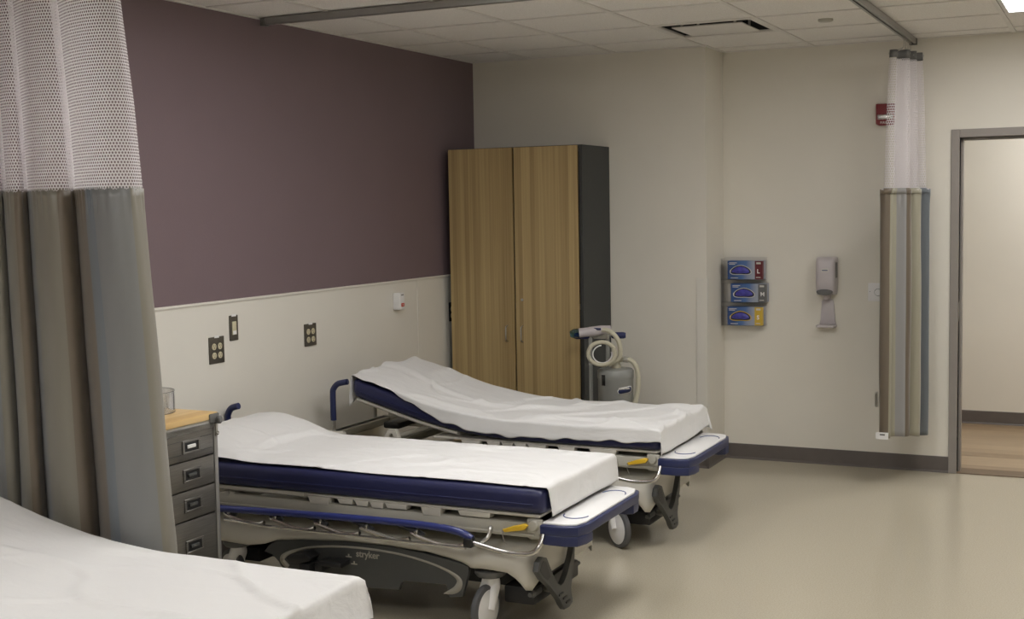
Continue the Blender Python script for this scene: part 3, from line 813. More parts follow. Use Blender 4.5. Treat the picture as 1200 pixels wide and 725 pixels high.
    # --- foot bumper: blue surround with a white shelf on top
    def plan(x0, x1, w, c):
        return [(x0, Y(-w)), (x1-c*1.0, Y(-w)), (x1-c*.3, Y(-w+c*.35)), (x1, Y(-w+c*1.4)), (x1, Y(w-c*1.4)), (x1-c*.3, Y(w-c*.35)), (x1-c, Y(w)), (x0, Y(w))]
    bp = obj('foot_bumper', prism(NB(), plan(2.205, 2.365, .346, .06), 'xy', .530, .568, .006, 3), m_blue, t)
    for sd in (-1, 1):
        a, b = Y(sd*.344), Y(sd*.20)
        q = [(2.215, a), (2.30, a), (2.345, Y(sd*.326)), (2.362, Y(sd*.273)), (2.362, Y(sd*.22)), (2.33, b), (2.215, b)]
        obj('bumper_end', prism(NB(), q if sd < 0 else q[::-1], 'xy', .492, .532, .006, 3), m_blue, bp)
    tp = obj('bumper_shelf', prism(NB(), plan(2.21, 2.352, .334, .055), 'xy', .566, .576, .004, 3), m_white, bp)
    for sd in (-1, 1):
        pts = [(2.287+.048*math.sin(a), Y(sd*(.19+.06*math.cos(a))), .577) for a in [math.radians(d) for d in range(-85, 86, 10)]]
        obj('shelf_print', tubo(pts, .0022, 6), m_bprint, tp)
    bm = NB(); box(bm, 2.14, 2.22, Y(-.32), Y(.32), .50, .56, .01)
    obj('foot_rail', bm, m_cream2, t)
    # --- push handles at the head
    for sd, hx, hy in ((-1, .43 if prof is not FLAT else .300, -.335), (1, .300, .285)):
        obj('handle_post', tubo([(hx, Y(hy), .54), (hx, Y(hy), .66)], .010, 12), m_chrome, t)
        k = .0 if sd < 0 else -.03
        g = 1 if hx > .4 else .72
        pts = [(hx, Y(hy), .645), (hx, Y(hy), .78+k), (hx+.006*g, Y(hy), .81+k), (hx+.03*g, Y(hy), .835+k), (hx+.06*g, Y(hy), .844+k), (hx+.092*g, Y(hy), .85+k)]
        bm = tubo(catmull(pts, 6), .0155, 12)
        obj('push_handle', bm, m_blue, t)
    XF[0] = None
    return t

def wrap(d, r):
    a = d/r
    if a < PI/2: return r*math.sin(a), r*(1-math.cos(a))
    return r, r+(d-r*PI/2)
def sheet(label, yc, prof, x_head, x_foot, o_near, o_far, o_head, o_foot, hump=None, seed=0, zt=.7035, near_in=0., crumple=1.):
    r = .014; hw = HW-.006; x0 = x_head+.004; x1 = x_foot-.004
    XF[0] = (BS, CAM)
    nx, ny, k = 170, 64, 12
    us = [(-1+i/k, 0) for i in range(k)]+[(0, i/nx) for i in range(nx+1)]+[((i+1)/k, 1) for i in range(k)]
    vs = [(-1+i/k, 0) for i in range(k)]+[(0, i/ny) for i in range(ny+1)]+[((i+1)/k, 1) for i in range(k)]
    bm = NB(); G = []
    for fu, tu in us:
        col = []
        for fv, tv in vs:
            bx_ = x0+(x1-x0)*tu; by = -hw+near_in+(2*hw-near_in)*tv
            if fu > 0 and near_in: by += .035*fu**.6*(1-tv)**3
            dx = -fu*o_head(by) if fu < 0 else fu*o_foot(by)
            dy = -fv*o_near(bx_) if fv < 0 else fv*o_far(bx_)
            ox, px_ = wrap(dx, r) if dx > 0 else (0, 0); oy, py_ = wrap(dy, r) if dy > 0 else (0, 0)
            drop = max(px_, py_)+.25*min(px_, py_)
            flare = .12*min(px_, py_)
            if drop > .02:
                wv = .009*min(1, (drop-.02)*12)
                ox += wv*max(.1, .6+noise.noise(Vector((by*6, seed, drop*2)))) if dx > 0 else 0
                oy += wv*max(.1, .6+noise.noise(Vector((bx_*7, seed+5, drop*3)))) if dy > 0 else 0
            sx = -1 if fu < 0 else 1; sy = -1 if fv < 0 else 1
            X = bx_+sx*(ox+(flare if dx > 0 and dy > 0 else 0)); Yy = by+sy*(oy+(flare if dx > 0 and dy > 0 else 0))
            if dx > 0 and fu > 0: drop = min(drop, .117)
            z = zt+sinterp(prof, min(max(X, x0), x1))-drop
            if drop < .03:
                e_ = min(1, (hw-abs(by))/.06+.25)
                z += e_*.006*crumple*max(0, noise.noise(Vector((X*2.2+seed, Yy*4+X*2, seed)))+.6)
                q = noise.noise(Vector((X*1.3+seed, Yy*2.2, seed+9))); z += e_*.007*crumple*math.exp(-(q/.04)**2)
                q = noise.noise(Vector((X*2.3+seed+4, Yy*3.2-X, seed+19))); z += e_*.004*crumple*math.exp(-(q/.05)**2)
            if hump: z += hump(X, Yy)*(1 if drop < .03 else max(0, 1-(drop-.03)*6))
            col.append(bm.verts.new((X, yc+Yy, z)))
        G.append(col)
    for a in range(len(us)-1):
        for b in range(len(vs)-1):
            bm.faces.new((G[a][b], G[a+1][b], G[a+1][b+1], G[a][b+1]))
    o = obj('bed_sheet', bm, m_sheet, ang=180, mods=[('SOLIDIFY', dict(thickness=.0022, offset=1))])
    XF[0] = None
    recenter(o, (1.1, CAM.y+(yc-CAM.y)*BS, CAM.z+(zt-CAM.z)*BS))
    tag(o, label, 'bed sheet', 'white sheets spread over the stretchers')
    return o
Y_B1, Y_B2, Y_B3 = -5.805, -3.885, -2.565
gs = lambda x, c, w: math.exp(-((x-c)/w)**2)
# nearest stretcher (left foreground)
stretcher('foreground stretcher under a white sheet at lower left, cut off by the frame', Y_B1, RAISED1, .60, 2.205)
sheet('white sheet with a raised head end, nearest of the three, filling the lower left corner', Y_B1, RAISED1, .60, 2.205,
      lambda x: .12, lambda x: .05+.012*math.sin(x*7), lambda y: .12, lambda y: .20+.02*math.sin(y*9), seed=1, crumple=1.5)
# middle stretcher
stretcher('middle stretcher lying flat with its dark blue mattress side bare, beside the steel drawer cart', Y_B2, FLAT, .405, 2.222)
def hump2(x, y):
    a = interp([(.40, .060), (.46, .080), (.52, .086), (.58, .083), (.70, .055), (.82, .012), (.9, 0), (3, 0)], x)
    b = interp([(-.36, .12), (-.28, .55), (-.1, 1.0), (.25, 1.0), (.4, .95)], y)
    return a*b
sheet('flat white sheet on the middle stretcher, humped at the head end', Y_B2, FLAT, .405, 2.222,
      lambda x: .003+.002*math.sin(x*9), lambda x: .06+.02*math.sin(x*5), lambda y: .02, lambda y: .118, hump=hump2, seed=2, near_in=.014, crumple=1.2)
# far stretcher
stretcher('far stretcher with raised backrest in front of the tall wooden cabinet', Y_B3, RAISED, .56, 2.215, swivel=-38)
near3 = [(.55, .01), (.70, .012), (.82, .020), (.90, .036), (1.0, .054), (1.09, .074), (1.28, .086), (1.47, .086), (1.82, .078), (2.1, .072), (2.2, .068)]
def hump3(x, y): return .016*gs(x, .68, .22)
sheet('crumpled white sheet draped over the raised backrest and side of the far stretcher', Y_B3, RAISED, .56, 2.215,
      lambda x: interp(near3, x)+.004*math.sin(x*31)+.003*math.sin(x*53), lambda x: .10+.02*math.sin(x*6), lambda y: .05+.11*max(0, -y-.1)/.25, lambda y: .12-.05*max(0, y), hump=hump3, seed=3, crumple=2.4)

# ================================================================== TALL CABINET
cx0, cx1, cyf, cyb, cz1 = .062, 1.012, -.905, -.402, 2.122
t = thing('tall_cabinet', 'tall two-door cabinet with striped oak doors and charcoal sides in the corner', 'cabinet', ((cx0+cx1)/2, (cyf+cyb)/2, 0))
bm = NB(); s_ = .022; yb0 = cyf+.024
box(bm, cx0, cx0+s_, yb0, cyb, 0, cz1, .001, 1); box(bm, cx1-s_, cx1, yb0, cyb, 0, cz1, .001, 1)
box(bm, cx0+s_, cx1-s_, yb0, cyb, cz1-s_, cz1, .001, 1); box(bm, cx0+s_, cx1-s_, yb0, cyb, .08, .08+s_); box(bm, cx0+s_, cx1-s_, cyb-.01, cyb, .1, cz1-s_)
box(bm, cx0+s_, cx1-s_, yb0+.05, yb0+.07, 0, .08)
obj('carcass', bm, m_char, t)
xm = .537
obj('shelf', bxo(cx0+s_, cx1-s_, yb0+.02, cyb-.012, 1.05, 1.07), m_char, t)
for (a, b, hx) in ((cx0+.001, xm-.006, xm-.058), (xm+.006, cx1-.026, xm+.052)):
    d = obj('door', bxo(a, b, cyf, cyf+.021, .09, cz1-.004, .0012, 1), m_oak, t)
    pts = [(hx, cyf+.001, .855), (hx, cyf-.020, .862), (hx, cyf-.027, .875), (hx, cyf-.027, .940), (hx, cyf-.020, .953), (hx, cyf+.001, .960)]
    obj('handle', tubo(catmull(pts, 5), .0045, 8), m_steelbar, d)
    if b > xm+.1:
        obj('lock', lathe(NB(), [(0, 0), (.009, 0), (.009, .004), (.006, .006), (0, .006)], (hx, cyf, 1.13), (0, -1, 0), 16), m_steelbar, d)

# ================================================================== DRAWER CART
kx0, kx1, ky0, ky1, kz = .36, .90, -4.985, -4.425, .948
t = thing('drawer_cart', 'brushed steel drawer cart with butcher block top half hidden by the long curtain', 'cart', ((kx0+kx1)/2, (ky0+ky1)/2, 0))
obj('worktop', bxo(kx0-.01, kx1+.004, ky0, ky1+.0, kz-.026, kz, .003), m_maple, t)
bm = NB(); box(bm, kx0, kx1-.02, ky0+.01, ky1-.01, .13, kz-.055, .003); 
obj('body', bm, m_steel, t)
bm = NB()
for y in (ky0, ky1-.022):
    for x in (kx0, kx1-.022): box(bm, x, x+.022, y, y+.022, .10, kz-.023, .003)
box(bm, kx0, kx1, ky0, ky1, .10, .125, .003)
obj('corner_posts', bm, m_alu, t)
bm = NB()
box(bm, kx1-.012, kx1+.006, ky0, ky1-.01, kz-.040, kz-.0265, .003)
for k in range(4): box(bm, kx1-.010, kx1+.004-k*.001, ky0+.02, ky1-.022, kz-.044-k*.005, kz-.0415-k*.005, .0008, 1)
obj('front_rail', bm, m_steelbar, t)
bm = NB(); box(bm, kx1-.015, kx1+.010, ky1-.055, ky1+.004, kz-.040, kz-.004, .005)
obj('rail_bracket', bm, m_mgrey, t)
bm = lathe(NB(), [(0, 0), (.014, 0), (.016, .003), (.016, .014), (.012, .018), (0, .018)], (kx1+.008, ky1-.010, kz-.03), (1, .25, 0), 18)
obj('clamp_knob', bm, m_mgrey, t)
bm = NB(); box(bm, kx1-.004, kx1+.007, ky1-.018, ky1-.004, kz-.095, kz-.045, .003); 
obj('latch', bm, m_steelbar, t)
bm = lathe(NB(), [(0, 0), (.007, 0), (.008, .005), (0, .008)], (kx1+.006, ky1-.011, kz-.083), (1, 0, 0), 12); obj('latch_knob', bm, m_chrome, t)
ym = -4.742
for (a, b) in ((ky0+.026, ym-.004), (ym+.004, ky1-.026)):
    for i, (z0, z1) in enumerate(((.787, .888), (.672, .781), (.556, .666), (.150, .550) if a < ym-.1 else (.352, .550))):
        d = obj('drawer', bxo(kx1-.021, kx1-.002, a, b, z0, z1, .002), m_steel, t)
        if i == 0:
            for zz in (.812, .864):
                for p, q in ((a+.02, (a+b)/2-.05), ((a+b)/2+.07, b-.012)): obj('drawer_rib', bxo(kx1-.003, kx1-.0005, p, q, zz-.001, zz+.001), m_dgrey, d)
        zc = min((z0+z1)/2+.002, z1-.10) if z1-z0 > .15 else (z0+z1)/2; yc = (a+b)/2+.01
        bm = NB()
        for (p, q, u, v) in ((yc-.052, yc+.052, zc+.018, zc+.026), (yc-.052, yc+.052, zc-.026, zc-.018), (yc-.052, yc-.040, zc-.018, zc+.018), (yc+.040, yc+.052, zc-.018, zc+.018)):
            box(bm, kx1-.002, kx1+.003, p, q, u, v, .001, 1)
        pl = obj('pull', bm, m_steel, d)
        obj('pull_recess', bxo(kx1-.0022, kx1-.0005, yc-.040, yc+.040, zc-.018, zc+.018), m_black, pl)
        obj('pull_bar', bxo(kx1-.001, kx1+.006, yc-.026, yc+.022, zc-.006, zc+.008, .003), m_dgrey if i else m_white, pl)
obj('drawer', bxo(kx1-.021, kx1-.002, ym+.004, ky1-.026, .150, .346, .002), m_steel, t)
for x in (kx0+.05, kx1-.05):
    for y in (ky0+.05, ky1-.05):
        bm = lathe(NB(), [(0, -.014), (.03, -.014), (.04, -.010), (.04, .010), (.03, .014), (0, .014)], (x, y, .04), (0, 1, 0), 24)
        box(bm, x-.012, x+.012, y-.02, y+.02, .04, .10, .004)
        obj('caster', bm, m_dgrey, t)
# round clear bowl on the cart
cc = (.66, -4.56); rb = .112
bm = lathe(NB(), [(0, 0), (rb-.004, 0), (rb, .004), (rb, .086), (rb-.003, .086), (rb-.0035, .004), (0, .0035)], (*cc, kz+.0005), seg=64)
cc_o = obj('clear_bowl', bm, m_bowl, ang=30); tag(cc_o, 'round clear plastic bowl standing on the butcher block cart top', 'bowl')
rim = tubo([(cc[0]+rb*math.cos(a), cc[1]+rb*math.sin(a), kz+.0865) for a in [2*PI*i/64 for i in range(64)]], .0009, 6, closed=True)
obj('rim', rim, m_lens, cc_o)
rim = tubo([(cc[0]+rb*math.cos(a), cc[1]+rb*math.sin(a), kz+.003) for a in [2*PI*i/64 for i in range(64)]], .0010, 6, closed=True)
obj('foot_ring', rim, m_lens, cc_o)

# ================================================================== AIR PUMP ON ITS STAND
px, py = 1.285, -1.04
t = thing('air_pump', 'grey canister air pump with coiled cream hose on a handled stand beside the cabinet', 'air pump', (px, py, 0))
bm = lathe(NB(), [(0, .10), (.100, .10), (.108, .11), (.110, .658), (.112, .662), (.112, .668)], (px, py, 0), seg=48)
obj('canister', bm, m_vac, t)
cap = obj('lid', lathe(NB(), [(.1125, .669), (.1135, .673), (.1125, .712), (.104, .722), (.03, .728), (0, .728)], (px, py, 0), seg=48), m_vac, t)
# things on the canister front are placed around it by angle
def face(a, r=.111): return Vector((px+r*math.sin(a), py-r*math.cos(a), 0))
vw = math.atan2(CAM.x-px, -(CAM.y-py))  # direction of the viewer's side of the room
def patch(a0, a1, z0f, z1f, r, n=14):
    bm = NB(); pv = None
    for i in range(n+1):
        f = i/n; a = a0+(a1-a0)*f; p = face(a, r)
        cur = (bm.verts.new((p.x, p.y, z0f(f))), bm.verts.new((p.x, p.y, z1f(f))))
        if pv: bm.faces.new((pv[0], cur[0], cur[1], pv[1]))
        pv = cur
    return bm
SOL = [('SOLIDIFY', dict(thickness=.002, offset=0))]
a = vw-.72
obj('latch', patch(a-.12, a+.12, lambda f: .628, lambda f: .694, .1145, 4), m_black, cap, mods=SOL)
ce = lambda f: math.sqrt(max(0, 1-(2*f-1)**6))
obj('logo_outline', patch(vw+.08, vw+1.06, lambda f: .593+.012*f-.021*ce(f), lambda f: .593+.012*f+.021*ce(f), .1115), m_white, t, mods=SOL)
obj('logo', patch(vw+.12, vw+1.02, lambda f: .593+.012*f-.016*ce(f), lambda f: .593+.012*f+.016*ce(f), .1125), m_blue, t, mods=SOL)
p = face(vw+.48, .1150)
txd = Vector((math.cos(vw+.48), math.sin(vw+.48), 0))
obj('lettering', text_bm('HoverMatt', .0165, p-txd*.040+Vector((0, 0, .606)), txd, (0, 0, 1), bold=.0008), m_print, t)
# stand: base, uprights, handle bar
bm = NB(); box(bm, px-.16, px+.16, py-.14, py+.16, .07, .095, .01); obj('stand_base', bm, m_vac, t)
for sx, sy in ((-.13, -.12), (.13, -.12), (-.13, .14), (.13, .14)):
    bm = lathe(NB(), [(0, -.012), (.025, -.012), (.033, -.008), (.033, .008), (.025, .012), (0, .012)], (px+sx, py+sy, .033), (1, 0, 0), 20); box(bm, px+sx-.016, px+sx+.016, py+sy-.01, py+sy+.01, .033, .072, .003)
    obj('caster', bm, m_black, t)
h0 = Vector((1.035, -1.10, .925)); h1 = Vector((1.325, -.98, .925))
hd = (h1-h0)
for f, b in ((.32, (px-.145, py-.015)), (.66, (px-.015, py+.125))):
    p = h0+hd*f
    obj('upright', tubo([(p.x, p.y, .09), (p.x, p.y, .925)], .0125, 12), m_vac, t)
bar = obj('handle_bar', tubo([h0+hd*.03, h0+hd*.97], .0115, 12), m_vac, t)
bm = NB(); c = h0+hd*.53; box(bm, c.x-.05, c.x+.05, c.y-.014, c.y+.014, .905, .945, .006); obj('handle_clamp', bm, m_cream2, bar)
for a, b in ((.0, .30), (.74, 1.02)):
    q = [h0+hd*(a+(b-a)*i/6) for i in range(7)]
    obj('grip', tubo(q, .0205, 14, rfn=lambda f: .0205-.004*(f < .02 or f > .98)), m_grip, bar)
# hose: from the lid, right elbow and down; a coil hung from the bar; nozzle resting on the bar
obj('hose_collar', lathe(NB(), [(.030, .726), (.030, .745), (.024, .752), (.023, .79), (.016, .80), (0, .80)], (px+.005, py, 0), seg=24), m_hose, t)
el = catmull([(px+.01, py, .775), (px+.06, py+.0, .783), (px+.105, py, .775), (px+.135, py, .74), (px+.147, py-.0, .68), (px+.145, py, .60), (px+.125, py-.01, .50), (px+.10, py-.06, .38), (px+.13, py-.03, .25)], 10)
obj('hose', tubo(el, .0155, 12), m_hose, t)
obj('hose_cuff', tubo([(px+.055, py, .783), (px+.085, py, .780)], .019, 14), m_cream2, t)
n_ = hd.normalized(); up_ = Vector((0, 0, 1)); cen = Vector((px-.042, py-.125, .830)); vx = Vector((math.cos(vw), math.sin(vw), 0))
loop = [cen+vx*(.082*math.cos(a))+up_*(.070*math.sin(a))+Vector((math.sin(vw), -math.cos(vw), 0))*(.012*a/PI) for a in [2*PI*i/40 for i in range(44)]]
lo = obj('hose_loop', tubo(loop, .0125, 12), m_hose, t)
cen2 = cen+Vector((-math.sin(vw), math.cos(vw), 0))*.035+vx*.022
arch = catmull([cen2+up_*-.075+vx*.02, cen2+vx*.085+up_*-.03, cen2+vx*.088+up_*.05, cen2+vx*.06+up_*.105, cen2+vx*.02+up_*.135, cen2+vx*-.02+up_*.142], 8)
obj('hose_riser', tubo(arch, .0145, 12), m_hose, t)
wl = [cen+vx*(.058*math.cos(a)+.004)+up_*(.054*math.sin(a)-.004)+Vector((math.sin(vw), -math.cos(vw), 0))*.012 for a in [math.radians(q) for q in range(95, 385, 10)]]
obj('loop_liner', tubo(wl, .004, 8), m_white, lo)
n0 = h0+hd*.74+Vector((0, -.01, .040)); n1 = h0+hd*.10+Vector((-.005, -.02, .018))
nz = obj('hose_nozzle', tubo([n0, n0.lerp(n1, .3), n0.lerp(n1, .62), n0.lerp(n1, .66), n0.lerp(n1, .95)], .03, 16, rfn=lambda f: .024 if f < .1 else (.031 if f < .6 else .029)), m_disp, t)
obj('nozzle_tip', tubo([n0.lerp(n1, .95), n0.lerp(n1, 1.10), n0.lerp(n1, 1.22)], .03, 16, rfn=lambda f: .031 if f < .7 else .018), glassy('blue_clear_tip', (.35, .55, .68), .1, .3), nz)
bm = NB(); c = n0.lerp(n1, .35); box(bm, c.x-.025, c.x+.025, c.y-.034, c.y-.028, c.z+.006, c.z+.02, .002); obj('nozzle_label', bm, m_blue, nz)

# ================================================================== WALL DEVICES, LEFT WALL
def wall_plate(y, z, h, w, kind, label, tagm=True, dark=False):
    x0 = .0125
    nm = {'quad': 'power_outlet', 'switch': 'wall_switch'}[kind]
    t = thing(nm, label, {'quad': 'outlet', 'switch': 'switch'}[kind], (x0, y, z), 'electrical plates on the cream wall panels' if kind == 'quad' else None)
    obj('plate', bxo(x0, x0+.006, y-w/2, y+w/2, z-h/2, z+h/2, .0025), m_black if dark else m_plate, t)
    if kind == 'quad':
        for dy in (-.023, .023):
            for dz in (-.0225, .0225):
                bm = lathe(NB(), [(0, 0), (.0165, 0), (.0165, .0022), (.015, .003), (0, .003)], (x0+.006, y+dy, z-.004+dz), (1, 0, 0), 20)
                r_ = obj('socket', bm, m_ivory, t)
                bm = NB()
                for k in (-.006, .006): box(bm, x0+.0088, x0+.0094, y+dy+k-.001, y+dy+k+.001, z-.004+dz+.001, z-.004+dz+.009)
                box(bm, x0+.0088, x0+.0094, y+dy-.002, y+dy+.002, z-.004+dz-.009, z-.004+dz-.004)
                obj('slot', bm, m_black, r_)
    else:
        bm = bxo(x0+.006, x0+.0095, y-.017, y+.017, z-.035, z+.033, .0012); obj('rocker', bm, m_ivory, t)
        obj('indicator', bxo(x0+.0095, x0+.0105, y-.014, y+.014, z-.033, z-.014, .0004, 1), m_white, t)
    if tagm:
        obj('circuit_tag', bxo(x0+.0052, x0+.0068, y+.0-.018, y+.018, z+h/2-.006, z+h/2+.006), m_white, t)
wall_plate(-3.309, 1.042, .135, .118, 'quad', 'four-socket dark outlet plate on the cream panel, lower left near the drawer cart')
wall_plate(-2.487, 1.040, .125, .115, 'quad', 'four-socket dark outlet plate on the cream panel behind the middle stretcher, right of the switch')
wall_plate(-.795, 1.035, .130, .112, 'quad', 'black outlet plate partly tucked behind the left edge of the tall cabinet', dark=True)
wall_plate(-3.167, 1.141, .130, .068, 'switch', 'narrow dark plate with an ivory rocker switch above and right of the leftmost outlet')
t = thing('call_station', 'small white box with a red button high on the cream panel above the far stretcher', 'call button', (.0125, -1.535, 1.166))
obj('housing', bxo(.0125, .062, -1.575, -1.515, 1.108, 1.212, .005, 3), m_white, t)
obj('button', bxo(.0618, .066, -1.560, -1.526, 1.126, 1.148, .002), m_redb, t)
obj('button_mark', bxo(.066, .0665, -1.549, -1.537, 1.133, 1.141), m_print, t)
obj('speaker_slot', bxo(.0618, .0626, -1.558, -1.528, 1.196, 1.202), m_mgrey, t)

# ================================================================== WALL DEVICES, BACK WALL
# acrylic rack and glove boxes
t = thing('glove_box_rack', 'clear acrylic rack holding three glove boxes on the back wall', 'rack', (1.83, -.002, .93))
bm = NB()
box(bm, 1.685, 1.975, -.006, -.002, .915, 1.372, .001, 1)
box(bm, 1.685, 1.688, -.098, -.006, .915, 1.365, .001, 1)
for z in (.915, 1.070, 1.222): box(bm, 1.688, 1.975, -.098, -.006, z, z+.003, .0008, 1)
for z in (.918, 1.073, 1.225): box(bm, 1.688, 1.735, -.098, -.095, z, z+.13, .0008, 1)
obj('acrylic_shell', bm, m_clear, t)
m_glove = mat('blue_violet_nitrile', (.06, .055, .36), .4, var=.25, vscale=40, bump=.4, bscale=50)
def box_front(name):
    m, nt, b = principled(name)
    tc = N(nt, 'ShaderNodeTexCoord'); sx = N(nt, 'ShaderNodeSeparateXYZ'); nt.links.new(tc.outputs['Object'], sx.inputs[0])
    mr = N(nt, 'ShaderNodeMapRange'); mr.inputs['From Min'].default_value = -.12; mr.inputs['From Max'].default_value = .12
    nt.links.new(sx.outputs[0], mr.inputs['Value'])
    nz = N(nt, 'ShaderNodeTexNoise'); nz.inputs['Scale'].default_value = 9; nt.links.new(tc.outputs['Object'], nz.inputs['Vector'])
    ad = N(nt, 'ShaderNodeMath', operation='MULTIPLY_ADD'); ad.inputs[1].default_value = .5; nt.links.new(nz.outputs['Fac'], ad.inputs[0]); nt.links.new(mr.outputs[0], ad.inputs[2])
    cr = N(nt, 'ShaderNodeValToRGB'); e = cr.color_ramp.elements
    e[0].position = .35; e[0].color = (.025, .07, .22, 1); e[1].position = 1.1 if False else 1.0; e[1].color = (.34, .37, .45, 1)
    k = e.new(.7); k.color = (.07, .15, .36, 1)
    nt.links.new(ad.outputs[0], cr.inputs[0]); nt.links.new(cr.outputs[0], b.inputs['Base Color']); b.inputs['Roughness'].default_value = .4
    return m
m_gbox = box_front('glove_carton_print')
for (x0, z0, letter, bandc, lab) in ((1.730, 1.2265, 'L', (.12, .012, .02), 'blue glove box with a maroon end band lettered L, top of the rack'),
                                     (1.752, 1.0745, 'M', (.13, .13, .13), 'blue glove box with a grey end band lettered M, middle of the rack'),
                                     (1.728, .9195, 'S', (.62, .42, .05), 'blue glove box with a yellow end band lettered S, bottom of the rack')):
    wd, hh, dp = .238, .124, .082; yf = -.0925; yb = yf+dp
    g = thing('glove_box', lab, 'glove box', (x0+wd/2, (yf+yb)/2, z0), 'glove boxes in the acrylic rack')
    obj('carton', bxo(x0, x0+wd, yf, yb, z0, z0+hh, .001, 1), m_gbox, g)
    mb = mat('size_band_'+letter.lower(), bandc, .4, var=.02)
    bm = NB(); box(bm, x0+wd-.052, x0+wd+.0006, yf-.0006, yf, z0+.001, z0+hh-.001); box(bm, x0+wd, x0+wd+.0006, yf, yf+.03, z0+.001, z0+hh-.001)
    bd = obj('size_band', bm, mb, g)
    obj('size_letter', text_bm(letter, .038, (x0+wd-.038, yf-.0010, z0+.042), (1, 0, 0), (0, 0, 1), bold=.001), m_white, bd)
    obj('band_print', bxo(x0+wd-.042, x0+wd-.012, yf-.0012, yf-.0005, z0+hh-.022, z0+hh-.010), m_print, bd)
    obj('band_print', bxo(x0+wd-.044, x0+wd-.014, yf-.0012, yf-.0005, z0+.012, z0+.017), m_print, bd)
    # kidney shaped opening with border and gloves
    def kid(sc, lift):
        pts = []
        for i in range(36):
            a = 2*PI*i/36; X = .066*sc*math.cos(a); Z = .028*sc*math.sin(a)-.75*abs(X)**1.5+.006
            pts.append((x0+.090+X, z0+.058+Z))
        return pts
    ring = [Vector((p, yf-.001, q)) for p, q in kid(1.1, 0)]
    obj('opening_border', tubo(ring, .0022, 6, closed=True), m_print if letter != 'S' else m_yellow, g)
    bm = prism(NB(), kid(1.02, 0), 'xz', yf-.0008, yf+.0002); obj('opening', bm, m_black, g)
    bm = NB(); bmesh.ops.create_icosphere(bm, subdivisions=4, radius=1)
    for v in bm.verts:
        n = noise.noise(v.co*2.5+Vector((z0*9, 0, 0)))*.18
        X = v.co.x*.059*(1+n*.4); Z = v.co.z*.022*(1+n)-.75*abs(X)**1.5+.006
        v.co = Vector((x0+.090+X, yf-.0008+v.co.y*.011*(1+n), z0+.058+Z))
    obj('glove_bundle', bm, m_glove, g)
    bm = NB()
    for k, (w_, zz) in enumerate(((.052, .110), (.040, .101), (.060, .010))): box(bm, x0+.012+(.01 if k == 2 else 0), x0+.012+w_, yf-.0007, yf, z0+zz-.002, z0+zz+.0025)
    box(bm, x0+.016, x0+.032, yf-.0007, yf, z0+.046, z0+.062)
    obj('carton_print', bm, m_print, g)

# soap dispenser with drip tray
t = thing('soap_dispenser', 'pale grey hand sanitizer dispenser with a drip tray below on the back wall', 'soap dispenser', (2.375, -.002, .91))
bm = NB(); sx0, sx1 = 2.310, 2.448
ringd = []
for z, w_, d_ in ((1.130, .060, .085), (1.150, .063, .100), (1.20, .0655, .104), (1.28, .066, .102), (1.345, .066, .098), (1.366, .064, .090), (1.374, .056, .070)):
    ring = []
    for i in range(24):
        a = PI*i/23; c_, s2 = math.cos(a), math.sin(a)
        ring.append(bm.verts.new((2.378+w_*(abs(c_)**.35)*(1 if c_ > 0 else -1), -.003-d_*(s2**.45), z)))
    ringd.append(ring)
for A, B in zip(ringd, ringd[1:]):
    for k in range(24): bm.faces.new((A[k], A[(k+1) % 24], B[(k+1) % 24], B[k]))
bm.faces.new(ringd[0]); bm.faces.new(ringd[-1][::-1])
bd = obj('cover', bm, m_disp, t, ang=60)
bm = prism(NB(), [(2.378+.052*math.cos(a), 1.151+(.017 if math.sin(a) > 0 else .022)*math.sin(a)) for a in [2*PI*i/28 for i in range(28)]], 'xz', -.113, -.096, .003); obj('sensor_window', bm, m_lens, bd)
obj('brand_label', bxo(2.357, 2.401, -.1064, -.1045, 1.278, 1.302, .0005, 1), m_print, bd)
obj('label_mark', bxo(2.361, 2.397, -.1070, -.1062, 1.287, 1.293), m_bprint, bd)
obj('side_grip', bxo(2.4425, 2.4455, -.075, -.03, 1.24, 1.34, .001, 1), m_mgrey, bd)
bm = lathe(NB(), [(0, 1.10), (.018, 1.10), (.026, 1.13), (0, 1.13)], (2.378, -.055, 0), seg=20); obj('nozzle', bm, m_disp, bd)
bm = NB()
prism(bm, [(2.352, 1.098), (2.410, 1.098), (2.418, 1.08), (2.424, .965), (2.434, .930), (2.324, .930), (2.334, .965), (2.340, 1.08)], 'xz', -.010, -.002, .002)
box(bm, 2.362, 2.400, -.012, -.003, 1.095, 1.135, .002)
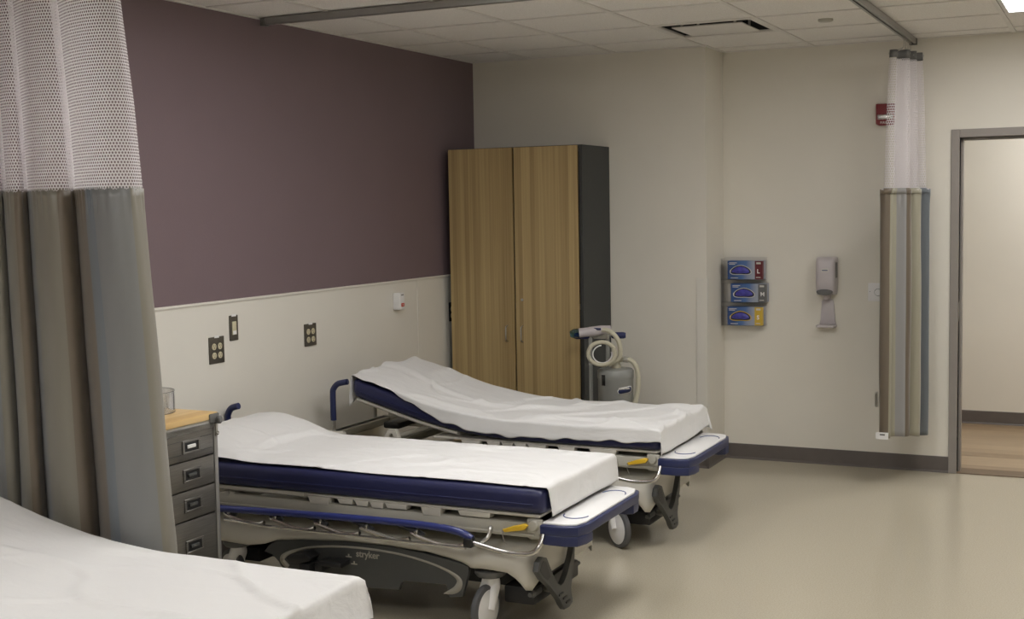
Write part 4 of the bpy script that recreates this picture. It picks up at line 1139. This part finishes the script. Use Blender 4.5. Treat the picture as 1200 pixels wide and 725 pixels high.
prism(bm, [(2.320, -.003), (2.438, -.003), (2.442, -.070), (2.43, -.090), (2.328, -.090), (2.316, -.070)], 'xy', .915, .932, .005, 3)
obj('drip_tray', bm, m_disp, t)

t = thing('dimmer_switch', 'white wall plate with a round dimmer knob half hidden by the gathered curtain', 'switch', (2.735, -.002, 1.15))
obj('plate', bxo(2.636, 2.752, -.009, -.002, 1.088, 1.205, .003), m_white, t)
obj('knob', lathe(NB(), [(0, .018), (.017, .018), (.020, .015), (.021, 0), (0, 0)], (2.700, -.009, 1.146), (0, -1, 0), 28), m_white, t)
obj('knob_ring', lathe(NB(), [(.0215, 0), (.024, 0), (.024, .002), (.0215, .002)], (2.700, -.009, 1.146), (0, -1, 0), 28), m_mgrey, t)
obj('screw', lathe(NB(), [(0, 0), (.0025, 0), (.0025, .001), (0, .001)], (2.648, -.009, 1.15), (0, -1, 0), 10), m_mgrey, t)

t = thing('fire_alarm', 'red fire alarm strobe high on the wall peeking out behind the net curtain', 'fire alarm', (2.742, -.002, 2.27))
bm = NB(); prism(bm, [(2.685, 2.345), (2.800, 2.345), (2.800, 2.222), (2.786, 2.208), (2.705, 2.208), (2.685, 2.218)], 'xz', -.040, -.002, .004)
bd = obj('housing', bm, m_red, t)
obj('strobe_lens', bxo(2.692, 2.792, -.056, -.039, 2.242, 2.280, .008, 3), m_clear, bd)
obj('reflector', bxo(2.696, 2.788, -.044, -.0402, 2.246, 2.276, .002), m_chrome, bd)
obj('lettering', text_bm('FIRE', .020, (2.712, -.0408, 2.219), (1, 0, 0), (0, 0, 1), bold=.0004, spacing=1.15), m_print, bd)

t = thing('wall_hook', 'slim steel pull on the wall beside the hem of the gathered curtain', 'wall hook', (2.712, -.002, .45))
obj('back_plate', bxo(2.686, 2.702, -.0045, -.002, .40, .50, .001, 1), m_steelbar, t)
obj('grip', tubo(catmull([(2.690, -.004, .495), (2.690, -.026, .490), (2.690, -.030, .475), (2.690, -.030, .425), (2.690, -.026, .410), (2.690, -.004, .405)], 5), .004, 8), m_steelbar, t)
